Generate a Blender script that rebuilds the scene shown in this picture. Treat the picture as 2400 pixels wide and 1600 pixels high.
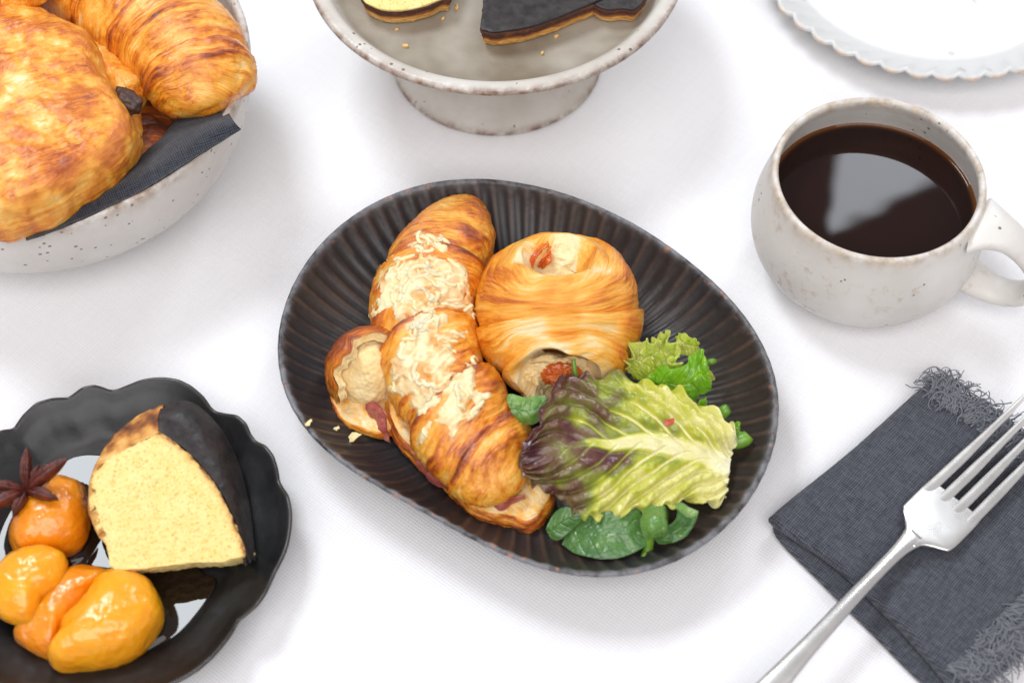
import bpy, math, random
import numpy as np

# ------------------------------------------------------------------ camera, light, exposure (units: cm, scaled to metres)
for o in list(bpy.data.objects): bpy.data.objects.remove(o, do_unlink=True)
S = 0.01
sc = bpy.context.scene
col = sc.collection
ELEV, DIST, FOC = math.radians(56), 79.0, 60.0
CAM = np.array([0, -DIST*math.cos(ELEV), DIST*math.sin(ELEV)])
FWD = np.array([0, math.cos(ELEV), -math.sin(ELEV)]); RGT = np.array([1., 0, 0]); UPV = np.cross(RGT, FWD)
KPX = FOC/36*2400
cd = bpy.data.cameras.new('camera'); cam = bpy.data.objects.new('camera', cd); col.objects.link(cam)
cam.location = CAM*S; cam.rotation_euler = (math.pi/2-ELEV, 0, 0)
cd.lens = FOC; cd.sensor_width = 36; cd.clip_start = 0.01; cd.clip_end = 50
cd.dof.use_dof = True; cd.dof.focus_distance = 0.775; cd.dof.aperture_fstop = 7.0
sc.camera = cam
sc.view_settings.view_transform = 'Standard'; sc.view_settings.look = 'None'
sc.view_settings.exposure = -0.03; sc.view_settings.gamma = 1.0
try: sc.view_settings.use_curve_mapping = False
except Exception: pass
sc.cycles.use_denoising = True
sc.cycles.max_bounces = 8; sc.cycles.caustics_reflective = False; sc.cycles.caustics_refractive = False
sc.cycles.sample_clamp_indirect = 6

w = bpy.data.worlds.new('World'); sc.world = w; w.use_nodes = True
bg = w.node_tree.nodes['Background']; bg.inputs[0].default_value = (0.985, 0.96, 0.985, 1); bg.inputs[1].default_value = 0.42

def area_light(name, corner, ex, ey, power, color):
    """rectangular window lamp: corner point and its two edge vectors (cm)"""
    corner, ex, ey = map(lambda a: np.array(a, float), (corner, ex, ey))
    ld = bpy.data.lights.new(name, 'AREA'); ld.shape = 'RECTANGLE'
    ld.size = np.linalg.norm(ex)*S; ld.size_y = np.linalg.norm(ey)*S; ld.energy = power; ld.color = color
    o = bpy.data.objects.new(name, ld); col.objects.link(o)
    X = ex/np.linalg.norm(ex); Y = ey/np.linalg.norm(ey); Z = np.cross(X, Y)
    c = corner+(ex+ey)/2
    if Z @ (c-np.array([0, 0, 0.])) < 0: X, Y = Y, X; Z = -Z; ld.size, ld.size_y = ld.size_y, ld.size
    from mathutils import Matrix
    o.matrix_world = Matrix([[X[0], Y[0], Z[0], c[0]*S], [X[1], Y[1], Z[1], c[1]*S], [X[2], Y[2], Z[2], c[2]*S], [0, 0, 0, 1]])
    return o
# two tall windows behind the table: left (cool daylight) and right (seen in the coffee)
area_light('window_light_left', (-88, 42, 150), (52, 0, 0), (0, 52, 0), 19, (0.89, 0.945, 1.0))
area_light('window_light_right', (48.9, 117.2, 152.6), (-2.0, 18.4, -67.5), (60.7, 43.0, 9.9), 20, (0.86, 0.925, 1.0))
# added fill lamp for the unseen room: broad soft light from front and above
area_light('room_fill_light', (-160, -230, 170), (320, 0, 0), (0, 150, 130), 70, (1.0, 0.97, 0.975))

# ------------------------------------------------------------------ helpers
rng = np.random.default_rng(7)
def at(px, py, z=0.0):
    """point (cm) at height z that the photograph shows at pixel px, py of 2400 x 1600"""
    d = FWD*KPX+RGT*(px-1200)+UPV*(800-py)
    return CAM+d*((z-CAM[2])/d[2])
def proj(P):
    v = P-CAM; wv = v@FWD
    return np.stack([1200+KPX*(v@RGT)/wv, 800-KPX*(v@UPV)/wv], -1)
def zs(pts, x0, y0, s):
    return [(x0+p[0]/s, y0+p[1]/s)+tuple(p[2:]) for p in pts]

_perm = np.random.default_rng(3).permutation(256); _perm = np.concatenate([_perm, _perm, _perm])
_grad = np.array([[1,1,0],[-1,1,0],[1,-1,0],[-1,-1,0],[1,0,1],[-1,0,1],[1,0,-1],[-1,0,-1],[0,1,1],[0,-1,1],[0,1,-1],[0,-1,-1],[1,1,0],[-1,1,0],[0,-1,1],[0,-1,-1]], float)
def perlin(x, y, z=0.0):
    x, y, z = np.broadcast_arrays(np.asarray(x, float), np.asarray(y, float), np.asarray(z, float))
    xi, yi, zi = np.floor(x).astype(int), np.floor(y).astype(int), np.floor(z).astype(int)
    xf, yf, zf = x-xi, y-yi, z-zi
    f = lambda t: t*t*t*(t*(t*6-15)+10)
    u, v, w_ = f(xf), f(yf), f(zf)
    xi &= 255; yi &= 255; zi &= 255
    def g(a, b, c):
        h = _perm[_perm[_perm[xi+a]+yi+b]+zi+c] & 15
        G = _grad[h]
        return G[..., 0]*(xf-a)+G[..., 1]*(yf-b)+G[..., 2]*(zf-c)
    L = lambda t, a, b: a+t*(b-a)
    return L(w_, L(v, L(u, g(0,0,0), g(1,0,0)), L(u, g(0,1,0), g(1,1,0))), L(v, L(u, g(0,0,1), g(1,0,1)), L(u, g(0,1,1), g(1,1,1))))
def fbm(x, y, z=0.0, o=4, gain=.5):
    r = 0; a = 1; f = 1
    for i in range(o):
        r = r+a*perlin(x*f+17.3*i, y*f-5.1*i, z*f+9.7*i) if not np.isscalar(z) else r+a*perlin(x*f+17.3*i, y*f-5.1*i, z+9.7*i)
        a *= gain; f *= 2
    return r
def worley(x, y, z=0.0, seed=0):
    P = np.stack(np.broadcast_arrays(x, y, z), -1).astype(float); I = np.floor(P).astype(int)
    best = np.full(P.shape[:-1], 9.)
    for a in (-1, 0, 1):
        for b in (-1, 0, 1):
            for c in (-1, 0, 1):
                J = I+np.array([a, b, c]); K = J & 255
                h = _perm[_perm[_perm[K[..., 0]]+K[..., 1]]+(K[..., 2]+seed) % 256]
                off = np.stack([_perm[h], _perm[h+37], _perm[h+91]], -1)/255.
                best = np.minimum(best, ((J+off-P)**2).sum(-1))
    return np.sqrt(best)
def smooth(a, b, x):
    t = np.clip((np.asarray(x, float)-a)/(b-a), 0, 1); return t*t*(3-2*t)
def terr(x, n, w0=.55):
    y = np.asarray(x)*n; f = np.floor(y); return (f+smooth(w0, 1, y-f))/n
def crv(pts, n, closed=False, uniform=True):
    """Catmull-Rom through pts (any dimension), n samples evenly along the curve"""
    P = np.array(pts, float); m = len(P)
    if closed: Q = np.concatenate([P[-1:], P, P[:2]]); segs = m
    else: Q = np.concatenate([2*P[:1]-P[1:2], P, 2*P[-1:]-P[-2:-1]]); segs = m-1
    k = 24; out = []
    t = np.linspace(0, 1, k, endpoint=False)[:, None]
    for i in range(segs):
        a, b, c, d = Q[i], Q[i+1], Q[i+2], Q[i+3]
        out.append(.5*((2*b)+(-a+c)*t+(2*a-5*b+4*c-d)*t*t+(-a+3*b-3*c+d)*t**3))
    out.append(P[:1] if closed else P[-1:])
    D = np.concatenate(out)
    if uniform: L = np.concatenate([[0], np.cumsum(np.linalg.norm(np.diff(D[:, :min(3, D.shape[1])], axis=0), axis=1))])
    else: L = np.arange(len(D), dtype=float)
    s = np.linspace(0, L[-1], n, endpoint=not closed)
    return np.stack([np.interp(s, L, D[:, j]) for j in range(D.shape[1])], -1)
def polydist(P, poly):
    """signed distance (inside positive) from points P (...,2) to polygon"""
    A = np.array(poly, float); B = np.roll(A, -1, 0); sh = P.shape[:-1]; Q = P.reshape(-1, 2)
    best = np.full(len(Q), 1e9); ins = np.zeros(len(Q), bool)
    for a, b in zip(A, B):
        ab = b-a; t = np.clip(((Q-a)@ab)/(ab@ab+1e-9), 0, 1)
        best = np.minimum(best, np.hypot(*(Q-a-t[:, None]*ab).T))
        c = ((a[1] > Q[:, 1]) != (b[1] > Q[:, 1]))
        xx = a[0]+(Q[:, 1]-a[1])*ab[0]/(ab[1] if abs(ab[1]) > 1e-9 else 1e-9)
        ins ^= c & (Q[:, 0] < xx)
    return np.where(ins, best, -best).reshape(sh)

def tag(o, label=None, cat=None, group=None, kind=None):
    if label: o['label'] = label
    if cat: o['category'] = cat
    if group: o['group'] = group
    if kind: o['kind'] = kind
    return o
ORG = {}
def thing(name, loc, label, cat, group=None):
    o = bpy.data.objects.new(name, None); col.objects.link(o); o.empty_display_size = .01
    o.location = np.array(loc)*S; ORG[o.name] = np.array(loc, float)
    return tag(o, label, cat, group)
def raw(name, V, F, mat, parent=None, attrs=None, smooth_=True, origin=None):
    """mesh object from vertices (n,3 in cm, world) and faces (list or (m,k) array)"""
    V = np.asarray(V, float).reshape(-1, 3)
    if parent is not None: org = ORG[parent.name]
    else: org = np.array(origin if origin is not None else [V[:, 0].mean(), V[:, 1].mean(), V[:, 2].min()], float)
    me = bpy.data.meshes.new(name)
    if isinstance(F, np.ndarray):
        k = F.shape[1]; n = len(F)
        me.vertices.add(len(V)); me.vertices.foreach_set('co', ((V-org)*S).astype(np.float32).ravel())
        me.loops.add(n*k); me.loops.foreach_set('vertex_index', F.astype(np.int32).ravel())
        me.polygons.add(n); me.polygons.foreach_set('loop_start', (np.arange(n)*k).astype(np.int32))
        try: me.polygons.foreach_set('loop_total', np.full(n, k, np.int32))
        except Exception: pass
        me.update(calc_edges=True); me.validate()
    else:
        me.from_pydata(((V-org)*S).tolist(), [], [list(map(int, f)) for f in F]); me.update()
    for nme, A in (attrs or {}).items():
        A = np.asarray(A, np.float32)
        if A.size == len(V): a = me.attributes.new(nme, 'FLOAT', 'POINT'); a.data.foreach_set('value', A.ravel())
        else: a = me.attributes.new(nme, 'FLOAT_VECTOR', 'POINT'); a.data.foreach_set('vector', A.reshape(-1, 3).ravel())
    if smooth_: me.polygons.foreach_set('use_smooth', np.ones(len(me.polygons), bool))
    me.materials.append(mat)
    o = bpy.data.objects.new(name, me); col.objects.link(o)
    if parent is not None: o.parent = parent; ORG[o.name] = org
    else: o.location = org*S; ORG[o.name] = org
    return o
def gridF(nu, nv, cu=False, cv=False, mask=None, flip=False):
    i = np.arange(nu if cu else nu-1); j = np.arange(nv if cv else nv-1)
    I, J = np.meshgrid(i, j, indexing='ij'); I2 = (I+1) % nu; J2 = (J+1) % nv
    if mask is not None:
        ok = (mask[I, J] | mask[I2, J] | mask[I2, J2] | mask[I, J2]); I, J, I2, J2 = I[ok], J[ok], I2[ok], J2[ok]
    F = np.stack([I*nv+J, I2*nv+J, I2*nv+J2, I*nv+J2], -1).reshape(-1, 4)
    return F[:, ::-1].copy() if flip else F
def normals(P, cu=False, cv=False):
    def d(A, ax, c):
        if c: return np.roll(A, -1, ax)-np.roll(A, 1, ax)
        return np.gradient(A, axis=ax)
    N = np.cross(d(P, 0, cu), d(P, 1, cv)); return N/(np.linalg.norm(N, axis=-1, keepdims=True)+1e-9)
def sheet(name, P, mat, parent=None, cu=False, cv=False, attrs=None, thick=0, flip=False, mask=None, origin=None):
    """grid surface; thick > 0 closes it into a shell of that thickness (cm)"""
    nu, nv = P.shape[:2]
    if thick:
        N = normals(P, cu, cv); Q = P-N*(thick if np.isscalar(thick) else thick[..., None])
        F = gridF(nu, nv, cu, cv, flip=flip); F2 = F[:, ::-1]+nu*nv
        def strip(idx): a = np.array(idx); b = np.roll(a, -1) if False else a[1:]; a = a[:-1]; return np.stack([a, b, b+nu*nv, a+nu*nv], -1)
        E = []
        if not cv: E += [strip([i*nv for i in range(nu)]), strip([i*nv+nv-1 for i in range(nu)][::-1])]
        if not cu: E += [strip(list(range(nv))[::-1]), strip([(nu-1)*nv+j for j in range(nv)])]
        F = np.concatenate([F, F2]+[e[:, ::-1] if flip else e for e in E]); V = np.concatenate([P.reshape(-1, 3), Q.reshape(-1, 3)])
        at_ = {k: np.concatenate([np.asarray(a).reshape(nu*nv, -1)]*2) for k, a in (attrs or {}).items()}
        at_['inner'] = np.concatenate([np.zeros(nu*nv), np.ones(nu*nv)])
        return raw(name, V, F, mat, parent, at_, origin=origin)
    return raw(name, P, gridF(nu, nv, cu, cv, mask, flip), mat, parent, attrs, origin=origin)
def tube(pts, rad, nv=10, up=(0, 0, 1), flat=1.0, n=None, caps=True, power=1.0):
    """swept tube grid; rad (n,) or (n,2) = half width, half thickness"""
    P = np.array(pts, float); R = np.array(rad, float)
    if R.ndim == 1: R = np.stack([R, R*flat], -1)
    if n: C = crv(np.concatenate([P, R], 1), n); P, R = C[:, :3], C[:, 3:]
    T = np.gradient(P, axis=0); T /= np.linalg.norm(T, axis=1, keepdims=True)+1e-9
    Sd = np.cross(T, np.array(up, float)); Sd /= np.linalg.norm(Sd, axis=1, keepdims=True)+1e-9; U = np.cross(Sd, T)
    a = np.linspace(0, 2*np.pi, nv, endpoint=False)
    ca, sa = np.cos(a), np.sin(a)
    ca = np.sign(ca)*abs(ca)**power; sa = np.sign(sa)*abs(sa)**power
    G = P[:, None]+Sd[:, None]*(R[:, 0, None]*ca)[..., None]+U[:, None]*(R[:, 1, None]*sa)[..., None]
    if caps: G = np.concatenate([np.repeat(P[:1, None], nv, 1), G, np.repeat(P[-1:, None], nv, 1)])
    return G
def lathe(prof, n=128):
    a = np.linspace(0, 2*np.pi, n, endpoint=False); p = np.array(prof, float)
    return np.stack([p[:, 0, None]*np.cos(a), p[:, 0, None]*np.sin(a), np.repeat(p[:, 1, None], n, 1)], -1)

# ------------------------------------------------------------------ material nodes
class M:
    def __init__(s, name):
        s.m = bpy.data.materials.new(name); s.m.use_nodes = True; s.t = s.m.node_tree; s.n = s.t.nodes; s.l = s.t.links
        s.b = s.n['Principled BSDF']
    def node(s, kind, **kw):
        n = s.n.new(kind)
        for k, v in kw.items(): setattr(n, k, v)
        return n
    def put(s, sock, v):
        if isinstance(v, bpy.types.NodeSocket): s.l.new(v, sock)
        else:
            try: sock.default_value = v
            except Exception: sock.default_value = tuple(v)+(1,)
    def set(s, **kw):
        for k, v in kw.items():
            s.put(s.b.inputs[k.replace('_', ' ')], v)
        return s
    def attr(s, name, vec=False):
        n = s.node('ShaderNodeAttribute'); n.attribute_name = name; return n.outputs['Vector' if vec else 'Fac']
    def obj(s): return s.node('ShaderNodeTexCoord').outputs['Object']
    def mapv(s, v, scale=(1, 1, 1), rot=(0, 0, 0)):
        n = s.node('ShaderNodeMapping'); s.l.new(v, n.inputs['Vector']); n.inputs['Scale'].default_value = scale; n.inputs['Rotation'].default_value = rot; return n.outputs[0]
    def noise(s, v, scale, detail=3, rough=.55, dist=0.0):
        n = s.node('ShaderNodeTexNoise'); s.l.new(v, n.inputs['Vector']); n.inputs['Scale'].default_value = scale
        n.inputs['Detail'].default_value = detail; n.inputs['Roughness'].default_value = rough; n.inputs['Distortion'].default_value = dist; return n.outputs[0]
    def voro(s, v, scale, feature='F1', rand=1.0):
        n = s.node('ShaderNodeTexVoronoi', feature=feature); s.l.new(v, n.inputs['Vector']); n.inputs['Scale'].default_value = scale; n.inputs['Randomness'].default_value = rand; return n.outputs[0]
    def wave(s, v, scale, dist=0., axis='X'):
        n = s.node('ShaderNodeTexWave', bands_direction=axis); s.l.new(v, n.inputs['Vector']); n.inputs['Scale'].default_value = scale; n.inputs['Distortion'].default_value = dist; n.inputs['Detail'].default_value = 1; return n.outputs['Fac']
    def math(s, op, a, b=0.0, c=None, clamp=False):
        n = s.node('ShaderNodeMath', operation=op); n.use_clamp = clamp; s.put(n.inputs[0], a); s.put(n.inputs[1], b)
        if c is not None: s.put(n.inputs[2], c)
        return n.outputs[0]
    def rng(s, v, a, b, c=0., d=1.):
        n = s.node('ShaderNodeMapRange'); s.put(n.inputs[0], v)
        for i, x in enumerate((a, b, c, d)): n.inputs[i+1].default_value = x
        return n.outputs[0]
    def ramp(s, v, stops):
        n = s.node('ShaderNodeValToRGB'); s.put(n.inputs[0], v); e = n.color_ramp.elements
        while len(e) < len(stops): e.new(.5)
        for k, (p, c) in zip(e, stops): k.position = p; k.color = tuple(c)+(1,) if len(c) == 3 else c
        return n.outputs[0]
    def mix(s, f, a, b, mode='MIX'):
        n = s.node('ShaderNodeMix', data_type='RGBA', blend_type=mode); s.put(n.inputs[0], f); s.put(n.inputs[6], a); s.put(n.inputs[7], b); return n.outputs[2]
    def bump(s, h, strength=.3, dist=.001, prev=None):
        n = s.node('ShaderNodeBump'); s.put(n.inputs['Height'], h); n.inputs['Strength'].default_value = strength; n.inputs['Distance'].default_value = dist
        if prev: s.l.new(prev, n.inputs['Normal'])
        s.l.new(n.outputs[0], s.b.inputs['Normal']); s.l.new(n.outputs[0], s.b.inputs['Coat Normal']); return n.outputs[0]

# ------------------------------------------------------------------ tablecloth
m = M('white_damask_cloth'); o_ = m.obj()
v1 = m.mapv(o_, (1, 1, 1), (0, 0, math.radians(38)))
wv = m.math('MULTIPLY', m.wave(v1, 230, .6, 'X'), m.wave(v1, 230, .6, 'Y'))
sl1 = m.noise(m.mapv(v1, (40, 700, 1)), 1.0, 3, .6); sl2 = m.noise(m.mapv(v1, (700, 40, 1)), 1.0, 3, .6)
slub = m.math('MULTIPLY', m.math('ADD', sl1, sl2), .5)
cb = m.mix(m.noise(o_, 9, 2), (0.83, 0.822, 0.835), (0.87, 0.866, 0.878))
m.set(Base_Color=m.mix(m.rng(slub, .40, .60), m.mix(.06, cb, (0.4, 0.4, 0.42)), cb), Roughness=.92)
m.b.inputs['Specular IOR Level'].default_value = .15
bn = m.bump(m.noise(m.mapv(o_, (26, 3, 1), (0, 0, math.radians(-38))), 1.0, 4, .6), .25, .0025)
m.bump(wv, .34, .0005, bn)
CLOTH = m.m
xs = np.linspace(-75, 75, 240); ys = np.linspace(-60, 90, 240)
X, Y = np.meshgrid(xs, ys, indexing='ij')
Z = -.07+.06*fbm(X*.10+.08*Y, Y*.05, 2.2, 3)
tag(sheet('tablecloth', np.stack([X, Y, Z], -1), CLOTH, origin=(0, 0, 0)), kind='structure')

# ------------------------------------------------------------------ dark ribbed oval plate
D_ = 2400/2352
PLATE_PX = [(1090,411),(960,425),(850,470),(760,540),(690,620),(655,700),(640,800),(650,880),(680,950),(740,1020),(830,1090),(950,1160),(1070,1225),(1180,1280),(1290,1310),(1400,1319),(1500,1303),(1600,1260),(1680,1190),(1740,1110),(1778,1020),(1788,930),(1775,850),(1740,770),(1690,700),(1620,630),(1530,560),(1430,500),(1330,455),(1220,425),(1150,413)]
PZ = 3.0
NR = 80
NT = NR*11
out = crv([at(x*D_, y*D_, PZ)[:2] for x, y in PLATE_PX], NT, closed=True)
# smooth the traced outline
fft = np.fft.fft(out[:, 0]+1j*out[:, 1]); k_ = np.fft.fftfreq(NT, 1/NT); fft[abs(k_) > 6] = 0; fo = np.fft.ifft(fft); out = np.stack([fo.real, fo.imag], -1)
PC = np.array([0.6, -3.2])
prof = [(0.001, .62), (.1, .62), (.25, .62), (.4, .63), (.52, .66), (.6, .72), (.68, .86), (.75, 1.07), (.81, 1.35), (.86, 1.68), (.90, 2.02), (.935, 2.38), (.96, 2.68), (.972, 2.84), (.980, 2.95), (.990, 3.01), (.999, 2.99), (1.003, 2.92), (1.0, 2.80), (.975, 2.45), (.94, 2.0), (.88, 1.4), (.80, .85), (.7, .4), (.62, .12), (.58, .02), (.2, .02), (.001, .02)]
pr = crv(prof, 150); inner_n = int(np.argmax(pr[:, 1]))
sS, zZ = pr[:, 0], pr[:, 1]
ph = np.linspace(0, NR*2*np.pi, NT, endpoint=False)
ii = np.arange(len(pr))
amp = np.where(ii < inner_n, smooth(.38, .74, sS)*(1-.75*smooth(.95, .99, sS)), .15*smooth(.8, 1, sS))
jit = .35*perlin(ph/6.283*.7, 0.3, 4.1)
rib = np.cos(ph+jit)
ribs = np.sign(rib)*np.abs(rib)**.8
dz = amp[:, None]*ribs[None]*.048
rad = sS[:, None, None]*(out-PC)[None]
ln = np.linalg.norm(out-PC, axis=1)
P = np.concatenate([PC+rad*(1-(dz/ln[None])[..., None]*.8), (zZ[:, None]+dz*.6)[..., None]], -1)
P[..., 2] += .03*fbm(P[..., 0]*.3, P[..., 1]*.3, 1., 2)*(zZ > .5)[:, None]
ridge = np.clip((ribs[None]-.55)/.45, 0, 1)*np.ones(len(pr))[:, None]*(ii < inner_n)[:, None]*smooth(.45, .75, sS)[:, None]
rimf = np.exp(-((ii-inner_n-2)/5.0)**2)[:, None]*np.ones(NT)
m = M('dark_glaze_ribbed'); o_ = m.obj()
n1 = m.noise(o_, 45, 4, .65); n2 = m.noise(o_, 260, 3, .6); n3 = m.noise(o_, 16, 2)
basec = m.mix(m.rng(n3, .42, .66), (0.018, 0.0182, 0.021), (0.029, 0.0205, 0.0165))
rf = m.math('MULTIPLY', m.attr('ridge'), m.rng(n1, .40, .60), clamp=True)
c1 = m.mix(m.math('MULTIPLY', rf, .6), basec, (0.10, 0.055, 0.038))
rimn = m.math('MULTIPLY', m.attr('rim'), m.rng(m.noise(o_, 120, 4, .7), .35, .6), clamp=True)
c2 = m.mix(m.math('MULTIPLY', rimn, .9), c1, (0.20, 0.20, 0.215))
c3 = m.mix(m.math('MULTIPLY', m.attr('rim'), m.rng(m.noise(o_, 210, 2, .6), .62, .70), clamp=True), c2, (0.40, 0.17, 0.08))
m.set(Base_Color=c3, Roughness=m.rng(n1, .3, .7, .34, .55))
m.bump(n2, .25, .0006)
t = thing('ribbed_oval_plate', (PC[0], PC[1], 0), 'dark ribbed egg-shaped plate holding two croissants and salad', 'plate')
sheet('dish', P, m.m, t, cv=True, attrs={'ridge': ridge, 'rim': rimf})
def plate_z(x, y):
    """height of the plate's upper face under a point (cm)"""
    d = np.array([x, y])-PC; a = np.arctan2(*(out-PC).T[::-1]); b = math.atan2(d[1], d[0])
    j = np.argmin(np.abs(np.angle(np.exp(1j*(a-b))))); s_ = np.hypot(*d)/np.hypot(*(out[j]-PC))
    return float(np.interp(s_, sS[:inner_n], zZ[:inner_n]))

# ------------------------------------------------------------------ black scalloped dessert plate
TR = [(0,310),(60,292),(110,235),(180,180),(260,152),(335,142),(365,125),(410,100),(470,88),(520,95),(545,101),(580,96),(640,78),(700,62),(760,55),(820,56),(890,68),(950,95),(1010,140),(1045,185),(1070,205),(1120,222),(1180,240),(1225,280),(1245,325),(1270,358),(1320,388),(1360,440),(1380,500),(1388,560),(1405,590),(1435,640),(1450,720),(1447,800),(1430,890),(1400,960),(1370,1010),(1345,1070),(1325,1120),(1280,1185),(1215,1225),(1180,1245),(1165,1290),(1130,1350),(1060,1440),(980,1510)]
q = np.array([at(x, y, 2.2)[:2] for x, y in zs(TR, 0, 860, 2.119)])
DC = np.array([-16.7, -10.9])
ang = np.unwrap(np.arctan2(*(q-DC).T[::-1])); rr = np.hypot(*(q-DC).T)
a0, a1 = ang[-1], ang[0]+(0 if ang[0] > ang[-1] else 2*math.pi)
th = np.linspace(0, 2*np.pi, 720, endpoint=False)
tt = a0+np.mod(th-a0, 2*np.pi)
span = a1-a0
order = np.argsort(ang)
r_seen = np.interp(tt, ang[order], rr[order])
u_ = (tt-a1)/(2*np.pi-span)
r_hid = np.interp(u_, [0, 1], [rr[0], rr[-1]])+.16*np.sin(u_*math.pi)*1.2+.12*np.abs(np.sin(u_*9*math.pi))*np.sin(np.clip(u_, 0, 1)*math.pi)
r_o = np.where(tt <= a1, r_seen, r_hid)
kern = np.exp(-np.linspace(-2, 2, 9)**2); kern /= kern.sum()
r_o = np.convolve(np.concatenate([r_o[-4:], r_o, r_o[:4]]), kern, 'valid')
r_s = np.full_like(r_o, 7.2)
ks = np.exp(-np.linspace(-2, 2, 121)**2); ks /= ks.sum(); r_s = np.convolve(np.concatenate([r_o[-60:], r_o, r_o[:60]]), ks, 'valid')
prof = [(.001,.55),(.3,.55),(.5,.55),(.60,.58),(.65,.68),(.69,.88),(.73,1.1),(.78,1.28),(.85,1.5),(.91,1.75),(.95,1.98),(.975,2.13),(.99,2.2),(1.0,2.17),(1.0,2.08),(.98,1.92),(.94,1.66),(.86,1.3),(.76,.9),(.68,.4),(.6,.05),(.3,.02),(.001,.02)]
pr = crv(prof, 110); top_i = int(np.argmax(pr[:, 1]))
bl = smooth(.60, .97, pr[:, 0])[:, None]
dev = (r_o-r_s)
R = pr[:, 0, None]*(r_s+dev*bl)
Zp = pr[:, 1, None]+bl*smooth(.62, .8, pr[:, 0])[:, None]*(dev*.85)[None]*(pr[:, 1, None] > .6)
P = np.stack([DC[0]+R*np.cos(th), DC[1]+R*np.sin(th), Zp], -1)
m = M('black_satin_glaze'); o_ = m.obj(); n1 = m.noise(o_, 60, 5, .7); n2 = m.noise(o_, 400, 3, .6)
edge = m.attr('edge')
m.set(Base_Color=m.mix(m.math('MULTIPLY', edge, .5), m.mix(m.rng(n1, .35, .7), (0.008, 0.0085, 0.0095), (0.016, 0.016, 0.017)), (0.10, 0.075, 0.05)), Roughness=m.rng(n1, .3, .7, .26, .42))
m.b.inputs['Specular IOR Level'].default_value = .45
m.bump(n2, .15, .0004)
edgef = (np.exp(-((np.arange(len(pr))-top_i-2)/2.2)**2)[:, None]*np.ones(720))
t = thing('scalloped_black_plate', (DC[0], DC[1], 0), 'black scalloped dessert plate with apricots and cake slice', 'plate')
sheet('dish', P, m.m, t, cv=True, attrs={'edge': edgef})

# ------------------------------------------------------------------ speckled stoneware
def stoneware(name, base, warm, speck=.5, rimcol=(0.42, 0.30, 0.21), rough=.42, blotch=0.0):
    m = M(name); o_ = m.obj(); n1 = m.noise(o_, 30, 4, .6); n2 = m.noise(o_, 110, 4, .65)
    c = m.mix(m.rng(n1, .35, .68), base, warm)
    if blotch: c = m.mix(m.math('MULTIPLY', m.math('MULTIPLY', m.rng(m.noise(o_, 230, 4, .6), .52, .70), m.rng(m.noise(o_, 38, 2), .46, .62), clamp=True), blotch), c, (0.45, 0.33, 0.21))
    sp = m.math('LESS_THAN', m.voro(o_, 190), .16)
    sp = m.math('MULTIPLY', sp, m.math('GREATER_THAN', m.noise(o_, 70, 2), .60-.12*speck))
    c = m.mix(m.math('MULTIPLY', sp, .8), c, (0.10, 0.075, 0.055))
    c = m.mix(m.attr('floor'), c, m.mix(m.rng(m.noise(o_, 22, 3, .6), .36, .66), (0.37, 0.335, 0.275), (0.20, 0.16, 0.11)))
    rf = m.math('MULTIPLY', m.attr('rim'), m.rng(n2, .34, .62), clamp=True)
    c = m.mix(rf, c, m.mix(m.rng(m.noise(o_, 260, 3), .3, .7), rimcol, tuple(x*.55 for x in rimcol)))
    m.set(Base_Color=c, Roughness=m.rng(n2, .3, .7, rough-.08, rough+.12)); m.bump(m.math('ADD', m.noise(o_, 500, 2), m.math('MULTIPLY', n2, 1.5)), .22, .0006)
    return m.m
def pottery(name, parent, prof, c, mat, n=256, npr=120, rim_at=None, rim_w=3., wob=.03, ring=0.0, floor=None):
    pr = crv(prof, npr); P = lathe(pr, n); a = np.linspace(0, 2*np.pi, n, endpoint=False)
    P *= 1; w_ = wob*(perlin(np.cos(a)*1.2, np.sin(a)*1.2, 3.3))
    P[..., 0] *= 1+w_*.12; P[..., 1] *= 1+w_*.12; P[..., 2] += pr[:, 1, None]*w_*.12
    if ring:
        rf_ = ring*np.sin(pr[:, 1]*7+pr[:, 0]*6)*.5; rad_ = np.hypot(P[..., 0], P[..., 1])+1e-6
        P[..., 0] *= 1+rf_[:, None]/rad_; P[..., 1] *= 1+rf_[:, None]/rad_
    P += np.array([c[0], c[1], 0])
    k = int(np.argmax(pr[:, 1])) if rim_at is None else int(np.argmin(np.hypot(pr[:, 0]-rim_at[0], pr[:, 1]-rim_at[1])))
    rim = np.exp(-((np.arange(npr)-k)/rim_w)**2)[:, None]*np.ones(n)
    return sheet(name, P, mat, parent, cv=True, attrs={'rim': rim, 'floor': (floor(pr) if floor else np.zeros(npr))[:, None]*np.ones(n)})

# pastry bowl
BC = (-22.4, 11.0)
t = thing('pastry_bowl', (BC[0], BC[1], 0), 'large speckled off-white stoneware bowl with brown rim full of pastries', 'bowl')
SW1 = stoneware('speckled_stoneware', (0.70, 0.68, 0.65), (0.62, 0.59, 0.55), .9, (0.40, 0.27, 0.18))
pottery('bowl_body', t, [(.01,.7),(4,.75),(6.8,1.3),(8.4,2.6),(9.2,4.4),(9.62,6.2),(9.72,6.85),(9.86,7.05),(10.05,7.03),(10.15,6.85),(10.12,6.2),(9.95,4.9),(9.4,3.2),(8.2,1.7),(6.6,.6),(5.6,.12),(5.2,.0),(4.8,.1),(.01,.15)], BC, SW1, rim_w=2.6)

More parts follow.
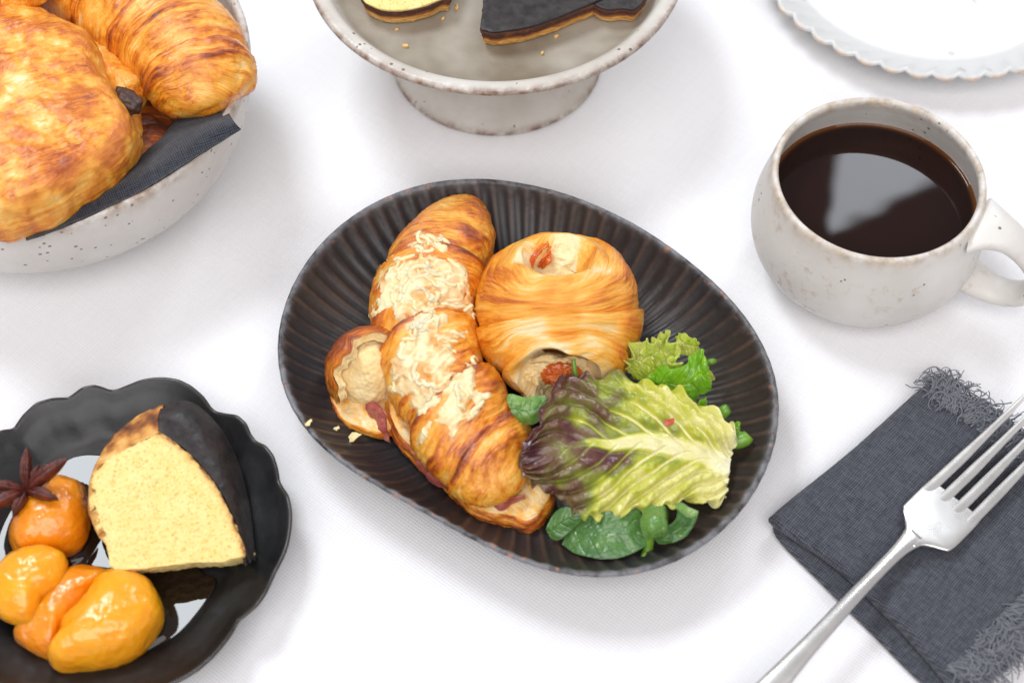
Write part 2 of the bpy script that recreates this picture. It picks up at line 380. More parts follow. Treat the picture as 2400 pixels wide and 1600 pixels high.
# cake stand
SC_ = (-.80, 17.95)
t = thing('cake_stand', (SC_[0], SC_[1], 0), 'grey-white footed cake stand with worn brown rim', 'cake stand')
SW2 = stoneware('worn_grey_glaze', (0.62, 0.59, 0.54), (0.50, 0.46, 0.40), .2, (0.24, 0.115, 0.07), .38)
pottery('stand_dish', t, [(.01,6.45),(4,6.45),(6.6,6.47),(7.7,6.52),(8.05,6.66),(8.30,6.98),(8.5,7.30),(8.8,7.45),(9.08,7.47),(9.23,7.40),(9.27,7.2),(9.1,7.0),(8.4,6.6),(7,6.15),(5,5.9),(.01,5.9)], SC_, SW2, n=320, npr=140, rim_at=(9.25, 7.30), rim_w=2.3, floor=lambda p: smooth(8.35, 7.9, p[:, 0])*(p[:, 1] > 6.3))
pottery('foot', t, [(3.9,6.0),(4.05,5.2),(4.25,4),(4.5,2.8),(4.85,1.6),(5.2,.7),(5.42,.25),(5.46,.08),(5.38,.0),(5.1,.02),(4.9,.4),(4.2,3)], SC_, SW2, rim_at=(5.46, .1), rim_w=3, ring=.10)

# white fluted plate
m = M('white_fluted_glaze'); o_ = m.obj(); n1 = m.noise(o_, 40, 3)
sp = m.math('MULTIPLY', m.math('LESS_THAN', m.voro(o_, 75), .20), m.math('GREATER_THAN', m.noise(o_, 30, 1), .56))
c = m.mix(m.math('MULTIPLY', sp, .55), m.mix(n1, (0.60, 0.60, 0.59), (0.66, 0.66, 0.65)), (0.33, 0.31, 0.29))
c = m.mix(m.math('MULTIPLY', m.attr('edge'), .85), c, (0.50, 0.30, 0.14))
m.set(Base_Color=c, Roughness=.35); WC = (22.4, 24.4)
pr = crv([(.01,.7),(5,.7),(7.2,.75),(7.9,.95),(8.6,1.3),(9.2,1.7),(9.55,1.93),(9.68,1.96),(9.74,1.88),(9.70,1.72),(9.3,1.4),(8.3,.8),(7,.25),(6,.0),(3,.0),(.01,.1)], 120)
n = 45*16; a = np.linspace(0, 2*np.pi, n, endpoint=False); sk = 45*(a[None]+.10*smooth(7.2, 9.7, pr[:, 0])[:, None])
fl = np.abs(np.cos(sk/2))
w_ = smooth(7.4, 9.6, pr[:, 0])[:, None]
R = pr[:, 0, None]+w_*.22*(fl-.6); Zp = pr[:, 1, None]-w_*.16*(fl-.6)
P = np.stack([WC[0]+R*np.cos(a), WC[1]+R*np.sin(a), Zp], -1); k = int(np.argmax(pr[:, 1]))
ed = np.exp(-((np.arange(120)-k-2)/1.6)**2)[:, None]*smooth(.5, .9, fl)
t = thing('fluted_white_plate', (WC[0], WC[1], 0), 'white plate with fluted scalloped edge and pale speckles behind the coffee cup', 'plate')
sheet('dish', P, m.m, t, cv=True, attrs={'edge': ed})

# coffee cup
CC = (16.45, 4.75)
t = thing('coffee_cup', (CC[0], CC[1], 0), 'round cream stoneware cup with brown freckles and loop handle', 'cup')
SW3 = stoneware('freckled_cream_glaze', (0.70, 0.68, 0.645), (0.64, 0.61, 0.565), .12, (0.62, 0.50, 0.38), .40, .6)
pottery('cup_body', t, [(.01,.6),(3,.65),(4.3,1.4),(4.85,2.8),(4.82,4.0),(4.58,5.3),(4.46,5.95),(4.50,6.15),(4.62,6.24),(4.75,6.18),(4.83,5.95),(4.98,5.2),(5.26,3.9),(5.33,2.9),(5.15,1.9),(4.6,.95),(3.7,.3),(3.2,.05),(3.0,.0),(.01,.05)], CC, SW3, npr=160, rim_w=5)
hd = np.array([math.cos(math.radians(-27)), math.sin(math.radians(-27)), 0])
hp = [(4.86,5.45,1.7,.42),(5.1,5.55,1.5,.48),(5.65,5.55,1.15,.50),(6.4,5.35,.88,.48),(7.3,4.7,.76,.46),(7.95,3.8,.72,.44),(8.1,2.85,.72,.44),(7.6,2.0,.74,.44),(6.6,1.62,.80,.44),(5.6,1.8,.95,.45),(4.9,2.1,1.1,.5)]
hp = crv(hp, 60); side = np.array([-hd[1], hd[0], 0])
hc = np.array([CC[0], CC[1], 0])+hp[:, :1]*hd+np.array([0, 0, 1.])*hp[:, 1:2]
T = np.gradient(hc, axis=0); T /= np.linalg.norm(T, axis=1, keepdims=True); NN = np.cross(T, side)
aa = np.linspace(0, 2*np.pi, 40, endpoint=False)
G = hc[:, None]+side*(hp[:, 2, None]*np.cos(aa))[..., None]+NN[:, None]*(hp[:, 3, None]*np.sin(aa))[..., None]
sheet('handle', G, SW3, t, cv=True, attrs={'rim': np.zeros(G.shape[:2])}, flip=True)
# coffee
m = M('black_coffee')
ef = m.attr('edge')
m.set(Base_Color=m.mix(ef, (0.013, 0.0042, 0.003), (0.14, 0.045, 0.006)), Roughness=.03, IOR=1.33)
R = np.concatenate([np.linspace(.01, 4.55, 50), np.linspace(4.57, 4.79, 14)])
a = np.linspace(0, 2*np.pi, 160, endpoint=False)
zc = 4.3+.09*smooth(4.55, 4.79, R)**2
P = np.stack([CC[0]+R[:, None]*np.cos(a), CC[1]+R[:, None]*np.sin(a), np.repeat(zc[:, None], 160, 1)], -1)
P[..., 2] += .002*perlin(P[..., 0]*.6, P[..., 1]*.6, 1.)
tag(sheet('coffee', P, m.m, cv=True, attrs={'edge': (smooth(4.45, 4.79, R)**1.5)[:, None]*np.ones(160)}), 'black coffee filling the cream stoneware cup', 'coffee')

# ------------------------------------------------------------------ folded napkin and fork
def linen(name, c0, c1, rot):
    m = M(name); o_ = m.obj(); v = m.mapv(o_, (1, 1, 1), (0, 0, rot))
    dn = m.noise(o_, 900, 2)
    wx = m.wave(v, 310, 2.2, 'X'); wy = m.wave(v, 310, 2.2, 'Y')
    wv = m.math('MULTIPLY', wx, wy)
    f = m.math('ADD', m.math('MULTIPLY', wv, .5), m.math('MULTIPLY', m.math('ADD', m.noise(m.mapv(v, (200, 1100, 60)), 1., 2), m.noise(m.mapv(v, (1100, 200, 60)), 1., 2)), .42))
    m.set(Base_Color=m.mix(m.rng(f, .35, 1.05), c0, c1), Roughness=.95)
    m.b.inputs['Sheen Weight'].default_value = .18; m.b.inputs['Specular IOR Level'].default_value = .15
    b = m.bump(wv, .6, .0005); m.bump(dn, .3, .0004, b)
    return m.m
def slab(name, poly, prof, mat, parent=None, n=400, nin=30, top_fn=None, attrs_fn=None, bottom=True, noise=None, origin=None, shrink=False):
    """solid with outline poly (cm, xy); prof = [(outward offset, z) from the bottom edge up]"""
    C = crv(poly, n, closed=True); T = np.roll(C, -1, 0)-np.roll(C, 1, 0); T /= np.linalg.norm(T, axis=1, keepdims=True)
    N2 = np.stack([T[:, 1], -T[:, 0]], -1)
    area = np.sum(C[:, 0]*np.roll(C[:, 1], -1)-C[:, 1]*np.roll(C[:, 0], -1))
    if area < 0: N2 = -N2
    cen = C.mean(0); rings = []
    if shrink: N2 = (C-cen)/np.linalg.norm(C-cen, axis=1).mean()
    pf = crv(prof, max(12, len(prof)*5))
    if bottom:
        b = C+N2*pf[0, 0]
        for f in (.02, .5): rings.append(np.concatenate([cen+(b-cen)*f, np.full((n, 1), pf[0, 1])], 1))
    for o, z in pf: rings.append(np.concatenate([C+N2*o, np.full((n, 1), z)], 1))
    nr = len(rings)
    b = C+N2*pf[-1, 0]
    for f in np.linspace(1, 0, nin)[1:]: rings.append(np.concatenate([cen+(b-cen)*f, np.full((n, 1), pf[-1, 1])], 1))
    P = np.array(rings); 
    zt = pf[-1, 1]
    if top_fn is not None:
        wgt = np.clip((P[..., 2]-pf[0, 1])/(zt-pf[0, 1]), 0, 1)
        P[..., 2] += top_fn(P[..., 0], P[..., 1])*wgt
    if noise is not None:
        Nn = normals(P, cv=True); sgn = 1 if (Nn[-3, 0, 2] > 0) else -1
        P = P+sgn*Nn*noise(P)[..., None]
    else:
        Nn = normals(P, cv=True); sgn = 1 if (Nn[-3, 0, 2] > 0) else -1
    ringi = np.arange(len(rings))
    at_ = attrs_fn(P, ringi, nr) if attrs_fn else None
    return sheet(name, P, mat, parent, cv=True, attrs=at_, flip=(sgn < 0), origin=origin)
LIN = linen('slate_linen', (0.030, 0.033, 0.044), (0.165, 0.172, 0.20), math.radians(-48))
npx = lambda pts, z: [at(x, y, z)[:2] for x, y in pts]
t = thing('folded_napkin', at(2250, 1300, 0), 'folded slate-grey linen napkin with frayed ends under the fork', 'napkin')
bump_ = lambda x, y: .22*fbm(x*.16, y*.16, 5., 2)+.05*fbm(x*.6+y*.5, y*.2-x*.2, 7., 2)
low = npx([(1812,1228),(1840,1205),(2000,1060),(2190,905),(2240,930),(2310,990),(2410,1070),(2560,1190),(2560,1330),(2480,1390),(2400,1460),(2330,1520),(2260,1600),(2225,1650),(2150,1590),(2050,1490),(1920,1360),(1830,1270)], .25)
slab('lower_fold', low, [(-.25,.02),(-.06,.06),(0,.2),(-.05,.36),(-.22,.44)], LIN, t, top_fn=lambda x, y: .03*fbm(x*.3, y*.3, 2., 2), shrink=True)
upp = npx([(1806,1221),(1822,1196),(2000,1050),(2188,888),(2245,920),(2310,975),(2410,1052),(2560,1170),(2560,1320),(2480,1380),(2400,1445),(2330,1505),(2275,1570),(2245,1620),(2170,1540),(2090,1452),(1960,1327),(1850,1252)], .85)
slab('upper_fold', upp, [(-.35,.46),(-.12,.48),(-.02,.62),(0,.8),(-.08,.96),(-.28,1.06),(-.6,1.1)], LIN, t, top_fn=bump_, nin=60, shrink=True)
FRM = M('frayed_linen_thread'); FRM.set(Base_Color=FRM.mix(FRM.noise(FRM.obj(), 300, 2), (0.09, 0.095, 0.115), (0.22, 0.228, 0.255)), Roughness=.95); FRM.b.inputs['Sheen Weight'].default_value = .2
def fringe(name, a, b, outdir, n, parent, z, seed, length=(.9, 2.0)):
    g = np.random.default_rng(seed); Vs = []; Fs = []; off = 0
    a, b, od = np.array(a), np.array(b), np.array(outdir)/np.linalg.norm(outdir)
    tg = (b-a)/np.linalg.norm(b-a)
    for i in range(n):
        f = g.random(); p = a+(b-a)*f-od*g.uniform(0, .9); L = g.uniform(*length); k = 9
        d = od+tg*(1.1*float(perlin(f*9+seed, .5, .5))+g.normal(0, .22)); pts = []; zz = z+g.uniform(-.05, .15); curl = g.normal(0, .16)+.5*float(perlin(f*14+seed, 3.5, .5))
        for j in range(k):
            pts.append([p[0], p[1], zz]); 
            c_, s_ = math.cos(curl), math.sin(curl); d = np.array([d[0]*c_-d[1]*s_, d[0]*s_+d[1]*c_]); curl = curl*.8+g.normal(0, .28)
            p = p+d/np.linalg.norm(d)*L/k; zz = max(.06, zz+g.normal(.02 if j < 3 else -.09, .07))
        r = g.uniform(.028, .055)
        G = tube(pts, np.linspace(r, r*.55, k), 5, n=16)
        Vs.append(G.reshape(-1, 3)); Fs.append(gridF(*G.shape[:2], cv=True)+off); off += G.shape[0]*G.shape[1]
    o = raw(name, np.concatenate(Vs), np.concatenate(Fs), FRM.m, parent); o['kind'] = 'stuff'; return o
A_, B_ = at(2196, 900, 1)[:2], at(2440, 1075, 1)[:2]
fringe('fringe', A_, B_, (.62, .78), 900, t, 1.05, 5)
A_, B_ = at(2255, 1600, 1)[:2], at(2450, 1410, 1)[:2]
fringe('fringe', A_, B_, (.75, -.66), 900, t, 1.10, 9)

# fork
m = M('worn_silver'); o_ = m.obj(); n1 = m.noise(o_, 80, 4, .6)
m.set(Base_Color=m.mix(m.rng(n1, .3, .75), (0.95, 0.935, 0.91), (0.88, 0.855, 0.82)), Metallic=1.0, Roughness=m.rng(n1, .3, .7, .24, .34))
m.bump(m.noise(o_, 60, 3), .05, .0004)
SIL = m.m
t = thing('fork', at(2150, 1260, 1.2), 'silver four-tined dinner fork lying across the slate napkin', 'fork')
def fk(pts): return np.array([list(at(x, y, z))+[a_, b_] for x, y, z, a_, b_ in pts])
h = fk([(1700,1722,1.9,.62,.16),(1760,1660,2.05,.60,.17),(1822,1594,2.15,.52,.18),(1900,1508,2.2,.40,.19),(1980,1420,2.15,.33,.19),(2050,1347,2.0,.29,.19),(2100,1296,1.85,.31,.17),(2128,1270,1.72,.40,.14),(2148,1254,1.64,.56,.12)])
G = tube(h[:, :3], h[:, 3:], 28, n=80); sheet('handle', G, SIL, t, cv=True)
# head: shoulders widening to the tine roots, slots between the tines
hs = fk([(2128,1272,1.71,.33,.13),(2142,1260,1.66,.50,.12),(2154,1251,1.60,.82,.11),(2166,1242,1.56,1.24,.105),(2176,1234,1.53,1.36,.10),(2200,1210,1.47,1.38,.10),(2224,1186,1.44,1.38,.10),(2240,1170,1.43,1.36,.10)])
G = tube(hs[:, :3], hs[:, 3:], 40, n=50, power=.55); sheet('head', G, SIL, t, cv=True)
ax0 = at(2232, 1178, 1.435); ax1 = at(2505, 905, 2.35); dirx = (ax1-ax0)[:2]/np.linalg.norm((ax1-ax0)[:2]); sd = np.array([-dirx[1], dirx[0]])
for i in range(4):
    off = (1.5-i)*.745
    pts = []; L = 7.0
    for f in np.linspace(0, 1, 9):
        sx = -1.0+f*(L+1.0)
        zc = 1.43+.02*sx+.018*max(sx, 0)**2
        w_ = (.25 if f < .35 else .25-.175*(f-.35)/.65)
        o2 = off*(1-.10*f)
        pts.append([ax0[0]+dirx[0]*sx+sd[0]*o2, ax0[1]+dirx[1]*sx+sd[1]*o2, zc+.03, w_, (.02 if f == 0 else .11 if f < .2 else .15) if f < .5 else .15-.09*(f-.5)*2])
    pts = np.array(pts); G = tube(pts[:, :3], pts[:, 3:], 20, n=50, power=.8); sheet('tine', G, SIL, t, cv=True)
# two small stamped hallmarks
for fx, fo in ((-1.75, .78), (-1.25, -.62)):
    c_ = np.array([ax0[0]+dirx[0]*fx+sd[0]*fo, ax0[1]+dirx[1]*fx+sd[1]*fo, 1.575])
    q = [c_+np.array([*(dirx*a*.16+sd*b*.10), 0]) for a, b in ((-1,-1),(1,-1),(1,1),(-1,1))]
    G = tube(np.array(q+[q[0]]), np.full(5, .016), 6); sheet('hallmark', G, SIL, t, cv=True)

# ------------------------------------------------------------------ pastry
CRUST = [(0.0, (0.86, 0.68, 0.38)), (.2, (0.88, 0.48, 0.085)), (.42, (0.80, 0.305, 0.018)), (.60, (0.58, 0.14, 0.008)), (.78, (0.30, 0.052, 0.005)), (1.0, (0.10, 0.022, 0.006))]
def pastry_mat(name, shift=0.0, rough=.40, coat=.25, streak=.30, seams=.22):
    m = M(name); st = m.attr('st', True); o_ = m.obj()
    s1 = m.noise(m.mapv(st, (1, .16, 1)), 7.0, 5, .65, .4)      # long streaks of the laminated dough
    s2 = m.noise(m.mapv(st, (1, .25, 1)), 26.0, 3, .6)
    b1 = m.noise(o_, 70, 4, .6)                                # blotches of baking
    f = m.math('ADD', m.attr('bake'), m.math('MULTIPLY', m.math('SUBTRACT', s1, .5), streak*1.6))
    f = m.math('ADD', f, m.math('MULTIPLY', m.math('SUBTRACT', s2, .5), streak*.8))
    s3 = m.noise(m.mapv(st, (1, .06, 1)), 5.0, 2, .5, .3)
    thin = m.rng(m.math('ABSOLUTE', m.math('SUBTRACT', s3, .5)), .0, .035, 1., 0.)   # fine seams between dough layers
    s4 = m.noise(m.mapv(st, (1, .09, 1)), 11.0, 1, .5)
    thin2 = m.rng(m.math('ABSOLUTE', m.math('SUBTRACT', s4, .48)), .0, .04, 1., 0.)
    seam = m.math('MULTIPLY', m.math('MAXIMUM', thin, m.math('MULTIPLY', thin2, .7)), m.rng(m.noise(o_, 55, 2), .38, .58))
    f = m.math('ADD', f, m.math('MULTIPLY', seam, seams))
    f = m.math('ADD', f, m.math('MULTIPLY', m.math('SUBTRACT', b1, .5), .22))
    f = m.math('ADD', f, shift, clamp=True)
    c = m.ramp(f, CRUST)
    m.set(Base_Color=c, Roughness=m.rng(b1, .3, .7, rough-.12, rough+.15))
    m.b.inputs['Subsurface Weight'].default_value = .12; m.b.inputs['Subsurface Radius'].default_value = (.006, .003, .001); m.b.inputs['Subsurface Scale'].default_value = .5
    m.b.inputs['Coat Weight'].default_value = coat; m.b.inputs['Coat Roughness'].default_value = .22
    b = m.bump(s1, .40, .0012); b = m.bump(s2, .35, .0007, b); b = m.bump(seam, -.6, .0012, b); m.bump(m.noise(o_, 420, 3, .6), .2, .0006, b)
    return m.m
PAS = pastry_mat('laminated_crust', 0, .40, .3, .42)
PAS_PALE = pastry_mat('pale_laminated_crust', -.10, .40, .25, .24, .16)
PAS_GLOSS = pastry_mat('egg_washed_crust', .0, .34, .5, .30, .24)
m = M('croissant_crumb'); o_ = m.obj(); n1 = m.noise(o_, 140, 4, .65)
m.set(Base_Color=m.mix(m.rng(n1, .35, .7), (0.88, 0.72, 0.40), (0.80, 0.55, 0.22)), Roughness=.8); m.b.inputs['Subsurface Weight'].default_value = .2; m.b.inputs['Subsurface Radius'].default_value = (.006, .004, .002); m.b.inputs['Subsurface Scale'].default_value = .5
m.bump(m.math('ADD', n1, m.voro(o_, 500)), .5, .0012); CRUMB = m.m

def croissant(nodes, nu, nv, bounds, slant, seed, A=.07, lam=.035, freq=95, bake0=.42, flat=.55, world=False, edge_dark=.12, slantf=None, step=.05, bands=()):
    C = crv([list(p) if world else list(at(*p[:3]))+list(p[3:]) for p in nodes], nu)
    P0, R = C[:, :3], np.maximum(C[:, 3:], .01)
    T = np.gradient(P0, axis=0); T /= np.linalg.norm(T, axis=1, keepdims=True)
    Sd = np.cross(T, [0, 0, 1.]); Sd /= np.linalg.norm(Sd, axis=1, keepdims=True); U = np.cross(Sd, T)
    phi = np.linspace(0, 2*np.pi, nv, endpoint=False)
    u = np.linspace(0, 1, nu)[:, None]; ph_ = phi[None]
    cp, sp = np.cos(ph_), np.sin(ph_)
    L = np.linalg.norm(np.diff(P0, axis=0), axis=1).sum()
    ue = u+slant*cp+.012*perlin(cp*2+seed, sp*2, u*4)+(slantf(u, ph_) if slantf else 0)
    B = np.array([-1]+list(bounds)+[2.]); idx = np.clip(np.searchsorted(B, ue)-1, 0, len(B)-2)
    lo = np.maximum(B[idx], 0.0-.05); hi = np.minimum(B[idx+1], 1.05); t = np.clip((ue-lo)/(hi-lo), 0, 1)
    segr = perlin(idx*3.7+seed, 1.5, .2)
    r = 1+A*np.sin(np.pi*np.clip(t, 0, 1))**.6+step*(1-t)*(idx > 0)-step*.5+.05*segr
    wl = .30+.70*np.abs(2*t-1)**1.6
    wl = wl*(.7+.6*perlin(idx*1.3, ph_*.9+seed, u*3))
    rid0 = fbm(ue*freq*L/14+3*perlin(u*5, cp*1.5, sp*1.5+seed), cp*.9+seed, sp*.9+idx*2.2, 2)
    rid = .55*rid0+.6*terr(perlin(ue*freq*L/30+2*perlin(u*6, cp*2, sp*2+seed), cp*1.7+seed, sp*1.7), 5, .75)
    band = sum((np.exp(-((ue-c_-.010*perlin(u*9, cp*2, sp*2+c_*9))/w_)**2) for c_, w_ in bands), 0*ue)
    lines = perlin(ue*L*5.5+1.5*perlin(u*7, cp*1.5, sp*1.5), cp*.7, sp*.7+seed)
    bsp = np.where(sp < 0, np.sign(sp)*np.abs(sp)**.8*flat, sp)
    P = P0[:, None]+Sd[:, None]*(R[:, 0, None]*cp*r)[..., None]+U[:, None]*(R[:, 1, None]*bsp*r)[..., None]
    lump = fbm(P[..., 0]*.55+seed, P[..., 1]*.55, P[..., 2]*.55, 3)
    flk = terr(fbm(ue*L*1.3+seed+9+.6*perlin(u*5, cp*2, sp*2), cp*1.1+seed, sp*1.1, 3), 6, .75)
    fine = fbm(P[..., 0]*3+seed, P[..., 1]*3, P[..., 2]*3, 3)
    N = normals(P, cv=True)
    sgn = np.sign(np.sum(N*(P-P0[:, None]), -1).mean())
    endw = smooth(0, .05, u)*smooth(0, .05, 1-u)
    P = P+sgn*N*((.11*band*lines+lam*wl*rid*1.5*(1-.6*band)+.10*lump+.02*fine+.09*flk)*endw)[..., None]
    edge = np.exp(-(t/.09)**2)*(idx > 0)+.6*np.exp(-((1-t)/.07)**2)
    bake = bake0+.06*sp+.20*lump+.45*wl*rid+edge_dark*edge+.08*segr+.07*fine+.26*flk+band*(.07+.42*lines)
    st = np.stack([ue*L*np.ones_like(sp), ph_*R[:, 0, None]*1.0+0*u, np.full((nu, nv), seed*1.7)], -1)
    return P, sgn*N, bake, st, (u+0*sp, t, idx, sgn)

# ---- ham and cheese croissant
t = thing('filled_croissant', at(1060, 900, .7), 'long ham croissant topped with melted cheese on the dark ribbed plate', 'croissant')
nodesA = [(1108,466,2.0,.11,.11),(1102,478,2.1,.63,.52),(1088,505,2.35,1.30,1.13),(1068,545,2.6,1.84,1.55),(1046,590,2.7,2.12,1.83),(1018,640,2.75,2.29,2.02),(998,710,2.8,2.25,2.02),(998,790,2.8,2.16,1.97),(1022,870,2.75,2.12,1.97),(1062,950,2.65,2.21,1.93),(1108,1030,2.5,2.25,1.83),(1152,1092,2.35,2.02,1.60),(1184,1126,2.35,1.57,1.03),(1204,1146,2.3,.99,.56),(1214,1156,2.25,.27,.19)]
P, N, bake, st, (uu, tt_, idx, sgn) = croissant(nodesA, 560, 260, [.30, .50, .71, .86], -.045, 1.0, A=.085, bake0=.355, lam=.075, edge_dark=.20, flat=.42, step=.16, bands=((.315, .02), (.50, .022), (.79, .030), (.655, .02)))
bake += .16*np.exp(-((uu-.83-.03*np.sin(uu*40))/.022)**2)+.12*smooth(.15, .02, uu)
PA, NA = P, N
sheet('pastry_top', P, PAS_GLOSS, t, cv=True, attrs={'bake': bake, 'st': st}, flip=sgn < 0)
# bottom half: cut slab with rounded laminated side
def slab_bake(base, cutpale=.04):
    def f(P, ri, nr):
        b = np.full(P.shape[:2], base); c = ri >= nr-3
        b = b+.25*fbm(P[..., 0]*.7, P[..., 1]*.7, P[..., 2]*3, 3)+.30*fbm(P[..., 0]*1.2, P[..., 1]*1.2, P[..., 2]*8, 2)
        b[c] = cutpale+.12*fbm(P[c][..., 0]*2, P[c][..., 1]*2, 0.5, 3)+.05
        return {'bake': b, 'st': np.stack([P[..., 2]*2.2+.4*P[..., 0], P[..., 0]+P[..., 1], P[..., 2]*0], -1)}
    return f
lamn = lambda a: (lambda P: a*fbm(P[..., 0]*1.1, P[..., 1]*1.1, P[..., 2]*7, 3)+.05*fbm(P[..., 0]*2.5, P[..., 1]*2.5, P[..., 2]*2.5, 3))
base = npx([(900,960),(924,1031),(958,1072),(993,1106),(1039,1141),(1067,1174),(1102,1209),(1148,1228),(1194,1232),(1234,1246),(1268,1230),(1291,1198),(1298,1160),(1260,1080),(1200,1000),(1100,920),(1000,880),(930,900)], 1.2)
slab('pastry_base', base, [(-.75,.70),(-.25,.76),(.0,1.1),(-.02,1.45),(-.18,1.75),(-.36,1.88)], PAS, t, attrs_fn=slab_bake(.58), noise=lamn(.08), n=500)
base = npx([(958,600),(905,650),(880,720),(890,800),(960,850),(1080,760),(1120,680),(1140,590),(1090,520),(1010,540)], 1.6)
slab('pastry_base', base, [(-.6,1.0),(-.15,1.1),(.0,1.4),(.0,1.7),(-.2,1.9)], PAS, t, attrs_fn=slab_bake(.42), noise=lamn(.05), n=300)
# the horn that curls out to the left: hollow hood and its lower lip
HORN_T = t
hc_ = at(882, 880, 1.95)
nu, nv = 150, 200
lat = np.linspace(0.02, 1, nu)[:, None]; lon = np.linspace(0, 2*np.pi, nv, endpoint=False)[None]
ax = np.array([-.58, .64, -.28]); ax /= np.linalg.norm(ax)                 # pole of the hood (closed end), opening opposite
e1_ = np.cross([0, 0, 1.], ax); e1_ /= np.linalg.norm(e1_); e2_ = np.cross(ax, e1_)
mx = 1.52+.05*np.sin(lon*17)+.04*perlin(lon*9, .5, .5)+.10*np.sin(lon*3+1)+.10*np.sin(lon*7)+.12*np.clip(np.sin(lon), 0, 1)
tau = lat*mx
d = np.cos(tau)[..., None]*ax+np.sin(tau)[..., None]*(np.cos(lon)[..., None]*e1_+np.sin(lon)[..., None]*e2_)
P = hc_+d*np.array([2.25, 2.15, 2.45])
lump = fbm(P[..., 0]*.6, P[..., 1]*.6, P[..., 2]*.6, 3); rid = fbm(lat*14+lon*.6, np.cos(lon)*2, np.sin(lon)*2, 2)
P = P+d*(.14*lump+.04*rid)[..., None]
P[..., 2] = np.maximum(P[..., 2], .85)
bk = .56+.22*lump+.22*rid+.10*np.sin(lon)+0*lat
ho = sheet('horn', P, PAS_GLOSS, t, cv=True, attrs={'bake': bk, 'st': np.stack([lat*4+0*lon, lon*2+0*lat, 0*lat+0*lon], -1)})
ND = d
Q = hc_+d*np.array([2.25, 2.15, 2.45])*(.82+.05*fbm(d[..., 0]*3, d[..., 1]*3, d[..., 2]*3, 3))[..., None]; Q[..., 2] = np.maximum(Q[..., 2]+.05*fbm(Q[..., 0], Q[..., 1], Q[..., 2], 2), .95)
# inner crumb lining joined to the hood's mouth
rimP = np.stack([P[-1]*(1-f)+Q[-1]*f for f in np.linspace(0, 1, 5)])
Qs = np.concatenate([rimP, Q[::-1]]); Qs += .03*fbm(Qs[..., 0]*3, Qs[..., 1]*3, Qs[..., 2]*3, 3)[..., None]
sheet('crumb_lining', Qs, CRUMB, t, cv=True)
lip = npx([(776,925),(788,965),(810,992),(850,1008),(893,1018),(930,1000),(935,950),(920,890),(870,860),(810,868)], 1.4)
slab('horn_lip', lip, [(-.5,.85),(-.12,.9),(.03,1.15),(.0,1.45),(-.2,1.55)], PAS, t, attrs_fn=slab_bake(.48, .02), noise=lamn(.05), n=260)
# ham
m = M('smoked_ham'); o_ = m.obj(); n1 = m.noise(o_, 90, 4, .6)
m.set(Base_Color=m.mix(m.rng(n1, .3, .72), (0.33, 0.055, 0.05), (0.50, 0.16, 0.12)), Roughness=.28); m.b.inputs['Subsurface Weight'].default_value = .25; m.b.inputs['Subsurface Radius'].default_value = (.008, .002, .002); m.b.inputs['Subsurface Scale'].default_value = .5
m.bump(n1, .3, .001); HAM = m.m
def loft(rows, nu=60, nv=40):
    """surface through rows of (px, py, z) polylines"""
    R = [crv([at(*p) for p in r], nu) for r in rows]
    A = np.stack(R, 1); return np.stack([crv(A[i], nv) if len(rows) > 2 else A[i, 0]+(A[i, 1]-A[i, 0])*np.linspace(0, 1, nv)[:, None] for i in range(nu)])
def ham(rows, seed, amp=.08):
    P = loft(rows, 70, 40); P = P+normals(P)*(amp*fbm(P[..., 0]*1.6+seed, P[..., 1]*1.6, P[..., 2]*1.6, 3))[..., None]
    return sheet('ham_slice', P, HAM, t, thick=.09)
Z5 = lambda pts: [tuple(p) for p in zs(pts, 900, 900, 4.127)]
ham([Z5([(330,700,2.2),(400,720,2.3),(470,740,2.5),(560,770,2.6),(640,830,2.6),(700,950,2.4)]), Z5([(330,760,1.9),(400,810,1.95),(440,860,2.1),(520,900,2.2),(600,930,2.2),(690,1000,2.1)]), Z5([(360,800,1.75),(430,900,1.75),(480,940,1.75),(560,985,1.75),(640,1010,1.75),(700,1040,1.75)])], 1)
ham([Z5([(960,1060,2.3),(1060,1080,2.4),(1150,1090,2.4),(1260,1090,2.4),(1360,1060,2.4)]), Z5([(960,1120,1.9),(1060,1150,2.0),(1130,1210,1.9),(1230,1140,2.0),(1360,1090,2.0)])], 3, .05)
Z6 = lambda pts: [tuple(p) for p in zs(pts, 740, 720, 4.355)]
ham([Z6([(520,980,2.0),(600,960,2.3),(660,1000,2.4),(720,1100,2.2)]), Z6([(530,1060,1.7),(600,1080,1.9),(660,1150,1.9),(730,1220,1.7)]), Z6([(560,1120,1.55),(630,1180,1.5),(680,1300,1.2),(760,1370,1.0)])], 5, .14)
# melted cheese
m = M('melted_cheese'); o_ = m.obj(); n1 = m.noise(o_, 120, 4, .6); n2 = m.noise(o_, 55, 3, .5)
c = m.mix(m.rng(n1, .3, .75), (0.90, 0.78, 0.50), (0.87, 0.68, 0.35))
c = m.mix(m.math('MULTIPLY', m.attr('toast'), m.rng(n2, .36, .60), clamp=True), c, (0.72, 0.37, 0.11))
m.set(Base_Color=c, Roughness=m.rng(n1, .3, .7, .28, .48)); m.b.inputs['Subsurface Weight'].default_value = .35; m.b.inputs['Subsurface Radius'].default_value = (.008, .005, .002); m.b.inputs['Subsurface Scale'].default_value = .6
m.bump(m.noise(o_, 300, 3), .15, .0008); CHEESE = m.m
ch1 = zs([(850,650),(980,590),(930,510),(1050,510),(1200,580),(1280,650),(1270,700),(1180,690),(1100,660),(1020,730),(980,700),(1010,650)], 740, 420, 4.126)
